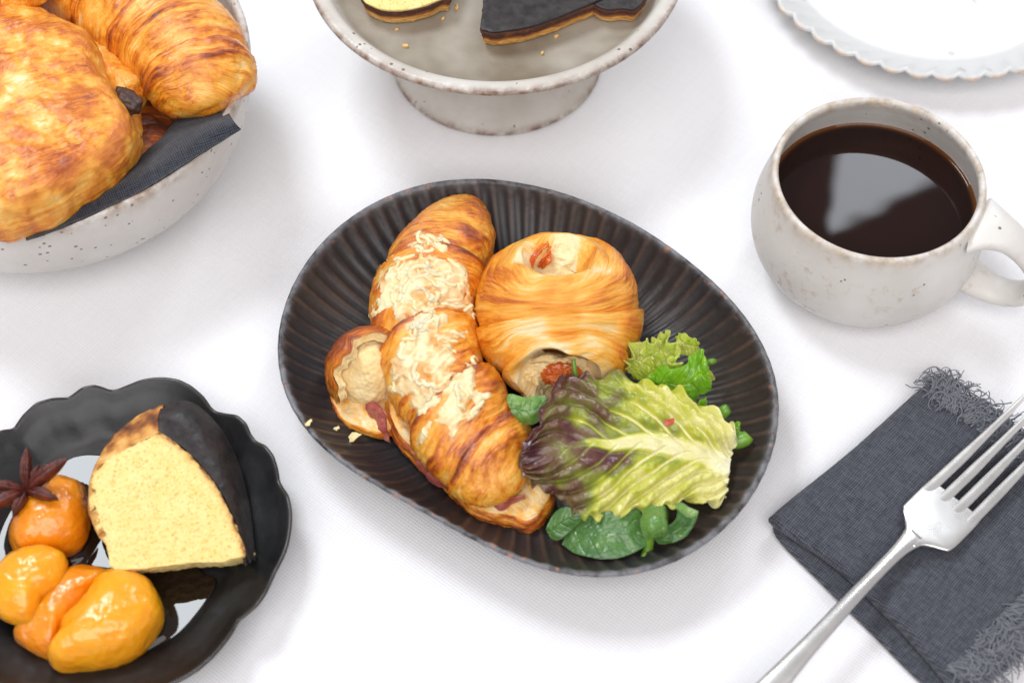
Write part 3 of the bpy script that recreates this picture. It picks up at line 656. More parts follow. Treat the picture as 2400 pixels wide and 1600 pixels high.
ch2 = zs([(600,900),(720,830),(810,760),(880,790),(1000,750),(1150,730),(1300,780),(1430,820),(1490,900),(1480,1000),(1500,1100),(1560,1260),(1570,1320),(1530,1340),(1400,1260),(1250,1250),(1000,1290),(850,1370),(780,1360),(740,1280),(600,1280),(510,1370),(500,1340),(560,1220),(600,1100),(600,1000)], 740, 420, 4.126)
ch3 = zs([(890,170),(960,100),(1050,60),(1200,10),(1330,40),(1340,150),(1280,230),(1450,260),(1530,190),(1550,260),(1470,340),(1350,330),(1400,450),(1420,560),(1380,640),(1500,660),(1540,560),(1640,490),(1640,600),(1620,760),(1680,850),(1830,890),(1740,960),(1650,1100),(1560,1150),(1480,1200),(1440,1320),(1400,1370),(1340,1330),(1360,1250),(1260,1170),(1180,1180),(1120,1300),(1080,1400),(1030,1410),(1030,1350),(1100,1250),(1160,1160),(1250,1120),(1220,1080),(1300,960),(1400,850),(1330,900),(1230,1010),(1130,1050),(1090,1140),(1030,1120),(1010,1050),(940,1010),(950,910),(830,910),(730,870),(750,800),(830,770),(760,720),(780,620),(770,520),(850,420),(890,320),(930,290),(1010,320),(1000,240),(920,230)], 740, 720, 4.355)
px = proj(PA); vis = np.sum(NA*(CAM-PA), -1) > -4
X, Y, Zc = PA[..., 0], PA[..., 1], PA[..., 2]
dn = 9*fbm(X*2.0, Y*2.0, Zc*2.0, 3)+3*perlin(X*5, Y*5, Zc*5)
blob = smooth(0, 1, np.clip(1-worley(X*2.0+.3*fbm(X*2, Y*2, Zc*2, 2), Y*2.0, Zc*2.0)*1.15, 0, 1))
strand = 1-np.abs(fbm(X*1.7+4, Y*1.7, Zc*1.7, 2))*2.6
holes = fbm(X*1.4, Y*1.4+7, Zc*1.4, 3)
for nme, poly, th_ in (('melted_cheese', ch1, .10), ('melted_cheese', ch2, .13), ('melted_cheese', ch3, .13)):
    sd_ = polydist(px, poly)+dn+1
    mask = smooth(-9, 18, sd_)*vis
    h_ = mask*(.04+th_*.5*np.clip(strand, 0, 1)**1.5+.07*blob-.07*smooth(.15, .42, holes))-.05*(1-mask)
    ok = (h_ > -.035) & vis
    toast = np.clip(1.25+1.1*holes-.8*blob-.75*np.clip(strand, 0, 1)+.2*smooth(30, 60, sd_)+.9*smooth(.07, .01, h_), 0, 1)
    V = PA+NA*h_[..., None]
    keep = np.zeros(ok.shape, bool); r0 = np.where(ok.any(1))[0]; 
    a_, b_ = max(r0[0]-1, 0), r0[-1]+2
    used = gridF(b_-a_, PA.shape[1], cv=True, mask=ok[a_:b_], flip=sgn < 0)
    ids = np.unique(used); rm = np.zeros((b_-a_)*PA.shape[1], int); rm[ids] = np.arange(len(ids))
    raw(nme, V[a_:b_].reshape(-1, 3)[ids], rm[used], CHEESE, t, {'toast': toast[a_:b_].reshape(-1)[ids]})
    # half-melted shreds lying on the layer
    g = np.random.default_rng(len(poly)); cand = np.argwhere((sd_ > -3) & vis); Vs, Fs, off = [], [], 0
    nu_, nv_ = PA.shape[:2]; nsh = max(10, int(len(cand)/330))
    for k in range(nsh):
        i, j = cand[g.integers(len(cand))].astype(float); an = g.uniform(0, 6.28); pts = []
        for q in range(7):
            ii_, jj_ = int(np.clip(i, 2, nu_-3)), int(j) % nv_
            if sd_[ii_, jj_] < -9: break
            pts.append(PA[ii_, jj_]+NA[ii_, jj_]*(max(h_[ii_, jj_], 0)+.004)); an += g.normal(0, .5); i += 4.2*math.cos(an); j += 3.4*math.sin(an)
        if len(pts) < 4: continue
        r_ = g.uniform(.07, .13); kk = len(pts)
        G = tube(np.array(pts), r_*np.array([.6]+[1]*(kk-2)+[.6]), 8, n=18, flat=.75); Vs.append(G.reshape(-1, 3)); Fs.append(gridF(*G.shape[:2], cv=True)+off); off += G.shape[0]*8
    o = raw('cheese_shreds', np.concatenate(Vs), np.concatenate(Fs), CHEESE, t, {'toast': np.repeat(g.uniform(.0, .45, len(Vs)), [len(v) for v in Vs])}); o['kind'] = 'stuff'

# ---- plain croissant with tomato and cheese filling
CB = at(1308, 738, 3.25)
t = thing('tomato_croissant', at(1310, 760, .7), 'plump pale golden croissant with tomato and cheese filling showing at its open ends', 'croissant')
nu, nv = 520, 400
u = np.linspace(0, 1, nu)[:, None]; lon = np.linspace(0, 2*np.pi, nv, endpoint=False)[None]
la0, la1 = .50, math.pi-.52
lat = la0+(la1-la0)*np.clip((u-.08)/.84, 0, 1)
rin = 1-.42*smooth(.08+.03*np.sin(lon*2+1)+.02*np.sin(lon*5), 0, u)-.50*smooth(.90+.03*np.sin(lon*2)+.015*np.sin(lon*5+2), 1, u)
tuck = smooth(.10, .0, u)*.25+smooth(.90, 1, u)*.25
x_ = np.sin(lat)*np.cos(lon); z_ = np.sin(lat)*np.sin(lon); y_ = np.cos(lat)+0*lon
al = np.radians(60)*(1-smooth(.05, .85, u))-np.radians(10)*smooth(.6, 1, u)
y2 = y_*np.cos(al)-z_*np.sin(al); z2 = y_*np.sin(al)+z_*np.cos(al)
d = np.stack([x_, y2, z2], -1)
ax3 = np.stack([0*al, np.cos(al), np.sin(al)], -1)[:, :]
ub = u+.050*np.cos(lon+.5)+.02*np.sin(2*lon)
B = np.array([-1, .20, .52, .80, 2.]); idx = np.clip(np.searchsorted(B, ub)-1, 0, 3); lo = np.maximum(B[idx], 0); hi = np.minimum(B[idx+1], 1); tt_ = np.clip((ub-lo)/(hi-lo), 0, 1)
rid = fbm(ub*44+3.5*perlin(u*4, np.cos(lon)*1.6, np.sin(lon)*1.6), np.cos(lon)*1.5, np.sin(lon)*1.5+idx, 3)*(.55+.9*np.clip(perlin(u*5+3, np.cos(lon)*1.4, np.sin(lon)*1.4), -.4, 1))
lump = fbm(d[..., 0]*1.6+3, d[..., 1]*1.6, d[..., 2]*1.6, 3); flk = terr(fbm(ub*11+1+.5*perlin(u*4, np.cos(lon)*2, np.sin(lon)*2), np.cos(lon)*1.2, np.sin(lon)*1.2, 3), 6, .75)
r = rin*(1+.035*np.sin(np.pi*tt_)**.7+.065*(1-tt_)*(idx > 0)+.035*lump+.014*rid*(.4+.6*np.abs(2*tt_-1))+.022*flk)
P = CB+d*r[..., None]*np.array([3.55, 3.95, 2.75])
P[..., 2] = np.where(P[..., 2] < .95, .95+(P[..., 2]-.95)*.15, P[..., 2])
pale = smooth(.12, .0, u)+smooth(.86, .97, u)+.5*np.exp(-((ub-.20)/.03)**2)
lower = smooth(.3, -.6, d[..., 2])
edgeB = np.exp(-(tt_/.06)**2)*(idx > 0)
bake = .40+.34*rid*.8+.20*lump+.26*flk+.10*edgeB-.22*pale+.12*smooth(.3, .95, np.abs(d[..., 0]))*smooth(.95, .6, u)+.16*lower-.14*smooth(.45, .65, u)*smooth(.9, .5, np.abs(d[..., 0]))+.12*np.exp(-((ub-.29)/.09)**2)
sheet('pastry', P, PAS_PALE, t, cv=True, attrs={'bake': bake, 'st': np.stack([ub*11, lon*3+0*u, 0*u+0*lon+5], -1)}, flip=False)
# fillings
m = M('roast_tomato'); o_ = m.obj(); n1 = m.noise(o_, 110, 4)
m.set(Base_Color=m.mix(m.rng(n1, .3, .72), (0.52, 0.07, 0.010), (0.74, 0.22, 0.025)), Roughness=.2); m.b.inputs['Subsurface Weight'].default_value = .3; m.b.inputs['Subsurface Radius'].default_value = (.008, .002, .001); m.b.inputs['Subsurface Scale'].default_value = .5; m.bump(n1, .3, .001); TOM = m.m
def blobm(name, c, r, mat, parent=None, seed=0., amp=.12, f=1.2, rot=None, n=60, attrs=None):
    la = np.linspace(.001, np.pi-.001, n)[:, None]; lo_ = np.linspace(0, 2*np.pi, n*2, endpoint=False)[None]
    d = np.stack([np.sin(la)*np.cos(lo_), np.sin(la)*np.sin(lo_), np.cos(la)+0*lo_], -1)
    q = d*np.array(r)*(1+amp*fbm(d[..., 0]*f+seed, d[..., 1]*f, d[..., 2]*f, 3))[..., None]
    if rot is not None:
        cz, sz = math.cos(rot), math.sin(rot); q = np.stack([q[..., 0]*cz-q[..., 1]*sz, q[..., 0]*sz+q[..., 1]*cz, q[..., 2]], -1)
    return sheet(name, np.array(c)+q, mat, parent, cv=True, flip=False, attrs=attrs)
ZT = lambda pts: [tuple(p) for p in zs(pts, 1100, 530, 3.733)]
for rows_, sd2 in (([ZT([(505,375,4.3),(530,290,4.7),(590,210,4.9),(680,130,5.0)]), ZT([(560,380,4.5),(585,300,4.9),(630,230,5.1),(690,170,5.1)])], 1.), ([ZT([(590,350,4.4),(640,270,4.9),(690,210,5.0),(700,170,4.9)]), ZT([(650,370,4.2),(700,330,4.6),(725,290,4.7),(720,230,4.6)])], 4.)):
    P = loft(rows_, 50, 24); P = P+normals(P)*(.10*fbm(P[..., 0]*2+sd2, P[..., 1]*2, P[..., 2]*2, 3)+.12*np.sin(np.linspace(0, np.pi, 24))[None])[..., None]
    sheet('tomato_strip', P, TOM, t, thick=.12)
blobm('cheese_filling', at(1325, 600, 4.0), (1.0, .8, .55), CHEESE, t, 6., .25, 1.8, attrs={'toast': np.full((60, 120), .7)})
blobm('dough_core', at(1290, 660, 3.4), (2.0, 1.2, .9), CRUMB, t, 6., .2, 1.5)
blobm('tomato_piece', at(1318, 880, 3.2), (.85, .5, .5), TOM, t, 8., .38, 2.2)
blobm('tomato_piece', at(1345, 890, 2.3), (.6, .5, .5), TOM, t, 9., .3, 1.8)
blobm('dough_core', at(1250, 900, 2.4), (.6, .9, 1.0), CRUMB, t, 11., .3, 2.0)
blobm('dough_core', at(1305, 876, 2.5), (2.0, .85, 1.05), CRUMB, t, 13., .3, 2.0)

blobm('crumb_fill', hc_+ax*.42, (1.72, 1.62, 1.8), CRUMB, HORN_T, 3., .10, 1.3)
# ---- pastry bowl contents
def dome(name, poly, z0, h, mat, parent=None, p=1.0, qq=1.0, n=300, m_=110, under=.5, cen=None, disp=None, attrs_fn=None, tilt=(0, 0)):
    C = crv(poly, n, closed=True); cen = C.mean(0) if cen is None else np.array(cen)
    ta = np.linspace(.01, math.pi*.5*(1+under), m_)
    f = np.abs(np.sin(ta))**p; g = np.sign(np.cos(ta))*np.abs(np.cos(ta))**qq
    g = np.where(g < 0, g*.8, g)
    P = np.concatenate([cen+(C-cen)[None]*f[:, None, None], np.repeat((z0+h*g)[:, None, None], n, 1)], -1)
    P[0] = P[0].mean(0)
    P[..., 2] += (P[..., 0]-cen[0])*tilt[0]+(P[..., 1]-cen[1])*tilt[1]
    N = normals(P, cv=True); sg = np.sign(N[2, :, 2].mean()); N = N*sg
    N[0] = N[1].mean(0)
    if disp is not None: P = P+N*disp(P)[..., None]
    return sheet(name, P, mat, parent, cv=True, flip=sg < 0, attrs=attrs_fn(P, N) if attrs_fn else None)
Z1 = lambda pts: zs(pts, 0, 0, 2.376)
t = thing('chocolate_pastry', at(60, 330, 6), 'glossy golden chocolate pastry with a dark chocolate stick, front of the bowl', 'pastry')
pc = npx(Z1([(-420,260),(-250,90),(0,66),(110,70),(215,85),(340,140),(450,195),(525,245),(585,340),(605,430),(650,530),(720,640),(775,750),(770,850),(715,925),(640,990),(500,1100),(330,1220),(150,1290),(0,1318),(-200,1290),(-400,1150),(-520,800)]), 7.6)
def flake(P):
    q = P[..., 0]*.8+P[..., 1]*.55; s_ = -P[..., 0]*.55+P[..., 1]*.8
    return .09*terr(fbm(P[..., 0]*.8+4, P[..., 1]*.8, P[..., 2]*.8, 3), 6, .8)+.14*fbm(P[..., 0]*.45, P[..., 1]*.45, P[..., 2]*.45+3, 3)+.05*fbm(s_*2.2, q*.7, P[..., 2]*1.8, 3)+.03*fbm(P[..., 0]*2.5, P[..., 1]*2.5, P[..., 2]*2.5, 3)
def pat(P, N):
    q = P[..., 0]*.8+P[..., 1]*.55; s_ = -P[..., 0]*.55+P[..., 1]*.8
    up = smooth(.2, .85, N[..., 2])
    b = .37+.24*fbm(P[..., 0]*.5+2, P[..., 1]*.5, P[..., 2]*.3, 4)*up+.22*fbm(P[..., 0]*1.7, P[..., 1]*1.7, 3.3, 4)+.18*fbm(s_*1.5, q*.4, P[..., 2]*6, 3)*(1-up)+.05*up
    b = b+.24*terr(fbm(P[..., 0]*.8+4, P[..., 1]*.8, P[..., 2]*.8, 3), 6, .8)+.04; b = np.where(b > .50, .50+(b-.50)*.35, b)
    return {'bake': b, 'st': np.stack([P[..., 2]*2.5*(1-up)+s_*.8, q, 0*q], -1)}
dome('pastry', pc, 7.6, 2.3, PAS_GLOSS, t, p=.62, qq=.70, n=460, m_=220, disp=flake, attrs_fn=pat, tilt=(0, -.03))
rc = npx(Z1([(470,215),(560,235),(650,290),(740,385),(805,480),(822,530),(800,580),(785,640),(790,700),(775,770),(700,700),(560,480)]), 6.9)
dome('inner_roll', rc, 6.9, 1.1, PAS_GLOSS, t, n=240, m_=100, disp=flake, attrs_fn=lambda P, N: {'bake': .34+.25*fbm(P[..., 0], P[..., 1], P[..., 2]*3, 3), 'st': np.stack([P[..., 0]*1.5-P[..., 1]*1.5+P[..., 2], P[..., 0]+P[..., 1], 0*P[..., 0]], -1)})
m = M('dark_chocolate'); o_ = m.obj(); n1 = m.noise(o_, 200, 4, .6); m.set(Base_Color=m.mix(n1, (0.03, 0.012, 0.008), (0.075, 0.032, 0.02)), Roughness=.5); m.bump(n1, .6, .0012); CHOC = m.m
G = None #tube([at(255, 195, 7.4), at(280, 220, 8.0), at(305, 243, 8.1), at(322, 260, 7.95)], [.5, .62, .60, .40], 24, n=40, power=.8); G += .13*fbm(G[..., 0]*3, G[..., 1]*3, G[..., 2]*3, 3)[..., None]
blobm('chocolate_stick', at(298, 237, 8.4), (.85, .52, .5), CHOC, t, 3., .22, 1.6, -.75)

t = thing('bowl_croissant', at(430, 150, 6), 'plump golden-brown croissant resting on the right side of the bowl rim', 'croissant')
P, N, bake, st, (uu, tt_, idx, sgn) = croissant([(90,-120,6.2,1.6,1.4),(165,-60,6.6,2.15,1.9),(250,-5,7.0,2.4,2.2),(335,40,7.3,2.6,2.35),(410,95,7.4,2.65,2.35),(455,150,7.4,2.55,2.2),(480,200,7.2,2.35,1.9),(494,238,7.0,1.85,1.45),(502,258,6.8,.95,.75),(505,265,6.7,.2,.2)], 520, 300, [.20, .44, .68, .84], .02, 4.0, A=.08, bake0=.38, lam=.045, edge_dark=.16, bands=((.44, .03), (.62, .03), (.74, .04), (.87, .05), (.28, .03)))
sheet('pastry', P, PAS_GLOSS, t, cv=True, attrs={'bake': bake, 'st': st}, flip=sgn < 0)
t = thing('small_pastry', at(40, -20, 8), 'golden pastry at the top left corner of the bowl, mostly cut off by the frame', 'pastry')
P, N, bake, st, (uu, tt_, idx, sgn) = croissant([(-330,-70,8.2,1.0,.8),(-250,-60,8.6,1.9,1.5),(-120,-40,8.8,2.1,1.8),(0,-38,8.8,1.9,1.7),(70,-36,8.8,1.6,1.3),(120,-30,8.8,.9,.7),(135,-25,8.8,.2,.2)], 240, 160, [.3, .55, .8], .02, 6.0, bake0=.42)
sheet('pastry', P, PAS, t, cv=True, attrs={'bake': bake, 'st': st}, flip=sgn < 0)
t = thing('buried_croissant', at(300, 300, 3), 'dark shaded croissant lying low in the bowl between the two front pastries', 'croissant')
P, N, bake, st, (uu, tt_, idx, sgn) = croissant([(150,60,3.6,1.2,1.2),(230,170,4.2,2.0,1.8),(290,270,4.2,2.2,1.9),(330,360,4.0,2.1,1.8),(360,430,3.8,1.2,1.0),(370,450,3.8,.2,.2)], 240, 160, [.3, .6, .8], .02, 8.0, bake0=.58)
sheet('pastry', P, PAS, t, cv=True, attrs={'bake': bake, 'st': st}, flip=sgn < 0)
# liner cloth in the bowl
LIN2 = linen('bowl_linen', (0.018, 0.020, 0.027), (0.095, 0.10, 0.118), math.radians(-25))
low_ = [(60,560,7.0),(110,543,7.12),(200,508,7.12),(300,462,7.15),(380,418,7.2),(460,366,7.25),(520,330,7.3),(565,303,7.4)]
mid_ = [(60,520,6.8),(120,505,6.9),(210,462,7.0),(300,415,7.1),(375,372,7.2),(440,330,7.3),(500,300,7.5),(550,287,7.55)]
up_ = [(60,470,4.5),(130,450,4.8),(220,415,5.0),(300,380,5.0),(360,335,5.2),(410,285,5.6),(470,262,6.3),(535,262,7.0)]
P = loft([low_, mid_, up_], 120, 60); P += normals(P)*(.06*fbm(P[..., 0]*.7, P[..., 1]*.7, P[..., 2]*.7, 3))[..., None]
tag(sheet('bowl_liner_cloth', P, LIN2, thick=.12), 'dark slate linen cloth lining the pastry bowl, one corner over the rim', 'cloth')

# ------------------------------------------------------------------ salad
def leaf_mat(name, stops, rough=.28, coat=.35, sss=.15, bscale=260, vb=-.5):
    m = M(name); o_ = m.obj(); n1 = m.noise(o_, 120, 4, .6)
    f = m.math('ADD', m.attr('tone'), m.math('MULTIPLY', m.math('SUBTRACT', n1, .5), .22), clamp=True)
    m.set(Base_Color=m.ramp(f, stops), Roughness=m.rng(n1, .3, .7, rough-.1, rough+.12))
    m.b.inputs['Subsurface Weight'].default_value = sss; m.b.inputs['Subsurface Radius'].default_value = (.003, .005, .001); m.b.inputs['Subsurface Scale'].default_value = .5
    m.b.inputs['Coat Weight'].default_value = coat; m.b.inputs['Coat Roughness'].default_value = .08
    b = m.bump(m.attr('vein'), vb, .0012); b = m.bump(m.noise(o_, bscale, 4, .6), .35, .0012, b); m.bump(m.noise(o_, 75, 3, .6), .4, .003, b)
    return m.m
LET = leaf_mat('red_lettuce', [(0, (0.80, 0.80, 0.50)), (.14, (0.74, 0.72, 0.27)), (.32, (0.50, 0.52, 0.055)), (.5, (0.25, 0.30, 0.03)), (.68, (0.17, 0.13, 0.045)), (.84, (0.13, 0.05, 0.033)), (1, (0.075, 0.016, 0.024))], .30, .28, .35)
GRN = leaf_mat('frilly_lettuce', [(0, (0.66, 0.76, 0.17)), (.3, (0.48, 0.68, 0.03)), (.6, (0.19, 0.44, 0.02)), (1, (0.055, 0.16, 0.012))], .3, .3, .55)
SPI = leaf_mat('spinach_green', [(0, (0.30, 0.45, 0.14)), (.3, (0.13, 0.27, 0.05)), (.6, (0.045, 0.135, 0.035)), (1, (0.016, 0.055, 0.018))], .32, .3, vb=-.18)
ZE = lambda pts: [tuple(p) for p in zs(pts, 1180, 860, 3.267)]
ZB = lambda pts: [tuple(p) for p in zs(pts, 1050, 500, 1.781)]
ZF = lambda pts: [tuple(p) for p in zs(pts, 1400, 740, 4.9)]
# red butter lettuce leaf
Ul = ZB([(1218,930,3.0),(1150,852,3.2),(1040,798,3.4),(930,742,3.5),(820,700,3.7),(700,684,3.9),(600,690,4.1),(490,676,4.3),(425,750,4.5),(365,870,4.5),(300,1000,4.2)])
Um = ZB([(1200,965,2.7),(1130,925,3.2),(1030,890,3.5),(920,860,3.7),(810,840,3.85),(700,830,3.9),(600,830,4.0),(500,830,4.1),(435,860,4.3),(370,930,4.2),(297,1015,4.0)])
Ml = ZB([(1175,1025,2.45),(1085,1012,2.75),(985,998,3.0),(885,988,3.2),(785,984,3.35),(695,984,3.45),(605,995,3.6),(505,1005,3.75),(405,1015,3.8),(345,1020,3.8),(294,1032,3.7)])
Lm = ZB([(1165,1120,2.5),(1090,1120,2.7),(1010,1105,2.9),(915,1115,3.05),(815,1120,3.15),(720,1125,3.2),(625,1135,3.25),(530,1135,3.3),(440,1090,3.4),(360,1070,3.4),(293,1050,3.45)])
Ll = ZB([(1150,1195,2.3),(1095,1222,2.3),(1030,1195,2.5),(950,1217,2.6),(850,1237,2.6),(750,1246,2.6),(650,1268,2.5),(555,1264,2.5),(465,1185,2.7),(375,1140,2.9),(298,1068,3.2)])
nu, nv = 340, 260
P = loft([Ul, Um, Ml, Lm, Ll], nu, nv)
s_ = np.linspace(0, 1, nu)[:, None]; t_ = np.linspace(-1, 1, nv)[None]
aw = np.abs(t_)
wv_ = s_-.36*aw-.05*aw**2+.02*perlin(s_*5, t_*3, 1.); nvn = 9
ph_ = wv_*nvn+.35*np.where(t_ < 0, 0, .5); dv = np.abs(ph_-np.round(ph_))
vein = np.exp(-(dv/.085)**2)*smooth(1.0, .45, aw)*smooth(.02, .12, s_)
sub = np.exp(-(np.abs(np.sin((aw*7+perlin(s_*14, t_*5, 3.)*1.4)*np.pi))/.22)**2)*.35*smooth(.15, .4, aw)
rib_w = .27*(1-s_)**1.7+.025
ribm = np.exp(-(t_/rib_w)**6)*smooth(.80, .55, s_)
N = normals(P); N *= np.sign(N[..., 2].mean())
blis = (1-np.exp(-(dv/.22)**2))*smooth(.12, .45, aw)
blist = fbm(P[..., 0]*1.3, P[..., 1]*1.3, 2., 3); fineb = np.clip(.75-worley(P[..., 0]*2.0, P[..., 1]*2.0, 0.*s_*t_), -.3, 1)
edge_r = smooth(.72, 1, aw)*(.18*np.sin(s_*48+3*np.sin(s_*9))+.20*fbm(s_*13, t_*2, 4., 2))
h_ = .40*blis*(.5+fineb*.55)+.20*blist*smooth(.1, .4, aw)+edge_r*.8+.20*ribm-.05*vein+.16*smooth(.55, .9, s_)*fbm(s_*4, t_*2, 7., 2)
h_ = h_*smooth(1.0, .95, s_)
P = P+N*h_[..., None]
P[..., :2] += (np.stack([np.zeros_like(h_), np.sign(t_)*smooth(.85, 1, aw)*.16*np.sin(s_*75+2*np.sin(s_*20))], -1))
tone = .27+.12*blist-.12*fineb*smooth(.1, .5, aw)+.46*smooth(.40, .70, s_+.22*fbm(s_*5, t_*2.5, 9., 3)-.16*smooth(.1, .9, t_)+.05*smooth(.0, -.8, t_))
tone = tone-.26*vein*smooth(1.0, .3, s_)-.10*sub; tone = tone*(1-ribm)+(.06+.08*s_)*ribm; tone = tone*(1-smooth(.16, .0, s_)*.75)+.02
tone += .22*smooth(.45, .75, s_)*fbm(P[..., 0]*.9, P[..., 1]*.9, 5., 3)+.16*smooth(.78, 1, s_)
tone += .20*smooth(.62, .2, aw)*(1-np.clip(vein*1.3, 0, 1))*(1-ribm)*smooth(.10, .28, s_)*smooth(.85, .6, s_)  # shade in the hollows beside the rib, painted into the tone for depth
tone += .28*smooth(.80, 1, aw)*smooth(-.1, -.5, t_)*smooth(.25, .5, s_)
tag(sheet('red_lettuce_leaf', P, LET, attrs={'tone': np.clip(tone, 0, 1), 'vein': np.clip(vein+sub, 0, 1)}, thick=.035), 'large wet red-tipped butter lettuce leaf with pale midrib on the dark plate', 'lettuce leaf')

def leaf(name, rows, mat, label, cat, nu=120, nv=80, tone0=.55, ruffle=0., rf=14, veins=7, lumpy=.08, thick=.03, seed=0., tone_fn=None, group=None):
    P = loft(rows, nu, nv); N = normals(P); N *= np.sign(N[..., 2].mean() or 1)
    s_ = np.linspace(0, 1, nu)[:, None]; t_ = np.linspace(-1, 1, nv)[None]; aw = np.abs(t_)
    ph_ = (s_-.22*aw)*veins+.3*(t_ > 0); dv = np.abs(ph_-np.round(ph_)); vein = np.exp(-(dv/.07)**2)*smooth(1, .5, aw)+np.exp(-(t_/.05)**2)
    net = smooth(.12, .0, np.abs(perlin(P[..., 0]*3.2+seed, P[..., 1]*3.2, 1.)))*.5
    h_ = lumpy*fbm(P[..., 0]*1.2+seed, P[..., 1]*1.2, P[..., 2], 3)+(.25 if mat is SPI else 1)*(-.03*vein+.05*(1-np.clip(vein, 0, 1)))
    h_ = h_+ruffle*smooth(.2, -1., t_)*(np.sin(s_*rf*2*np.pi/2+2*np.sin(s_*7+seed))+.6*fbm(s_*rf, t_, seed, 2))
    P = P+N*h_[..., None]
    tn = tone0+.12*fbm(P[..., 0]+seed, P[..., 1], 2., 3)+(.05 if mat is SPI else -.22)*np.clip(vein, 0, 1)+.16*net
    if tone_fn: tn = tn+tone_fn(s_, t_)
    return tag(sheet(name, P, mat, attrs={'tone': np.clip(tn, 0, 1), 'vein': np.clip(vein+net, 0, 1)}, thick=thick), label, cat, group)
# frilly lettuce
leaf('frilly_lettuce_leaf', [ZF([(290,600,3.6),(285,500,4.0),(330,470,3.7),(410,320,4.2),(480,300,3.7),(555,290,4.2),(640,250,4.3),(690,260,3.9),(730,210,4.2),(785,140,4.5),(835,230,4.2),(920,320,4.2),(995,300,4.2),(950,400,4.0),(850,470,3.7),(965,560,4.0)]), ZF([(350,650,2.9),(390,560,2.7),(430,560,2.8),(470,540,2.9),(510,560,2.9),(560,520,2.9),(610,500,3.0),(640,520,3.0),(670,450,3.0),(740,420,3.1),(790,430,3.1),(830,460,3.1),(860,470,3.2),(880,530,3.1),(880,560,3.2),(930,600,3.4)]), ZF([(420,720,2.2),(440,720,2.2),(470,730,2.3),(500,730,2.3),(540,720,2.3),(580,720,2.3),(620,720,2.4),(660,720,2.4),(700,700,2.4),(740,700,2.5),(780,700,2.5),(820,690,2.5),(850,690,2.5),(870,690,2.5),(890,680,2.6),(920,660,2.8)])], GRN, 'crinkled bright green frilly lettuce edge beside the plain croissant', 'lettuce leaf', 260, 70, .09, .24, 20, 9, .10, .03, 3., lambda s, t: -.15*smooth(-.3, -1, t)+.25*smooth(0, 1, t))
leaf('green_lettuce_leaf', [ZF([(540,700,3.0),(640,650,3.3),(740,560,3.7),(840,590,3.6),(950,575,3.8),(1060,460,3.9),(1200,380,4.1),(1245,450,4.0),(1285,590,3.7)]), ZF([(580,740,2.9),(690,730,3.1),(790,690,3.3),(880,700,3.3),(970,680,3.4),(1070,610,3.5),(1170,560,3.6),(1230,600,3.6),(1290,700,3.3)]), ZF([(640,800,2.6),(720,830,2.7),(810,830,2.8),(890,810,2.9),(970,800,3.0),(1070,760,3.1),(1160,740,3.1),(1240,760,3.0),(1310,790,2.9)]), ZF([(690,860,2.3),(770,890,2.3),(850,910,2.3),(920,960,2.3),(1000,1000,2.2),(1090,1010,2.2),(1150,900,2.4),(1240,890,2.4),(1300,850,2.5)])], GRN, 'mid-green lettuce leaf with smooth folded blade above the red lettuce', 'lettuce leaf', 180, 110, .62, .09, 9, 6, .14, .03, 8.)
leaf('pale_lettuce_leaf', [ZF([(900,230,3.4),(960,195,3.5),(1060,230,3.5),(1150,270,3.4),(1170,320,3.3)]), ZF([(920,330,3.0),(980,330,3.0),(1060,340,3.0),(1130,350,3.0),(1165,390,2.9)]), ZF([(930,430,2.6),(990,440,2.6),(1060,450,2.6),(1120,440,2.6),(1150,440,2.6)])], GRN, 'small pale translucent lettuce leaf standing behind the frilly lettuce', 'lettuce leaf', 80, 60, .10, .06, 8, 5, .10, .03, 12.)
leaf('pale_lettuce_scrap', [ZF([(1230,640,2.6),(1280,610,2.7),(1330,660,2.6),(1350,710,2.4)]), ZF([(1230,740,2.2),(1270,740,2.2),(1310,735,2.2),(1345,725,2.2)])], GRN, 'tiny pale lettuce scrap at the right of the green lettuce', 'lettuce leaf', 30, 20, .12, .0, 8, 3, .05, .03, 13.)
leaf('curled_green_leaf', [ZF([(1030,940,2.6),(1130,1010,2.8),(1180,960,3.0),(1250,930,3.0),(1260,1010,2.8),(1300,1100,2.6)]), ZF([(1050,1000,2.3),(1120,1060,2.5),(1190,1060,2.6),(1250,1060,2.6),(1280,1110,2.5),(1340,1170,2.3)]), ZF([(1100,1100,2.0),(1160,1150,2.1),(1230,1160,2.2),(1290,1180,2.2),(1340,1210,2.2),(1390,1230,2.2)])], GRN, 'small curled green leaf tip poking out behind the red lettuce', 'lettuce leaf', 60, 40, .55, .05, 8, 4, .08, .03, 15.)
# spinach
leaf('spinach_leaf', [ZE([(560,1110,2.0),(650,1120,2.3),(760,1110,2.6),(860,1100,2.7),(950,1080,2.7),(1040,1100,2.5),(1080,1230,2.3)]), ZE([(490,1260,1.6),(600,1260,2.0),(720,1270,2.3),(840,1270,2.4),(950,1260,2.4),(1030,1250,2.3),(1085,1320,2.2)]), ZE([(445,1352,1.5),(540,1420,1.7),(660,1455,1.9),(780,1468,2.0),(890,1458,2.05),(1000,1420,2.1),(1088,1370,2.15)])], SPI, 'large glossy round spinach leaf at the bottom of the dark plate', 'spinach leaf', 200, 140, .50, .0, 8, 6, .10, .035, 2.)
leaf('spinach_lobe', [ZE([(335,1200,1.9),(400,1110,2.2),(480,1070,2.5),(580,1100,2.5)]), ZE([(330,1245,1.7),(410,1200,2.0),(500,1160,2.3),(600,1140,2.4)]), ZE([(370,1305,1.5),(430,1318,1.6),(520,1240,1.9),(610,1170,2.3)])], SPI, 'small spinach lobe beside the croissant end, left of the large spinach leaf', 'spinach leaf', 90, 70, .50, .0, 8, 4, .07, .035, 5.)
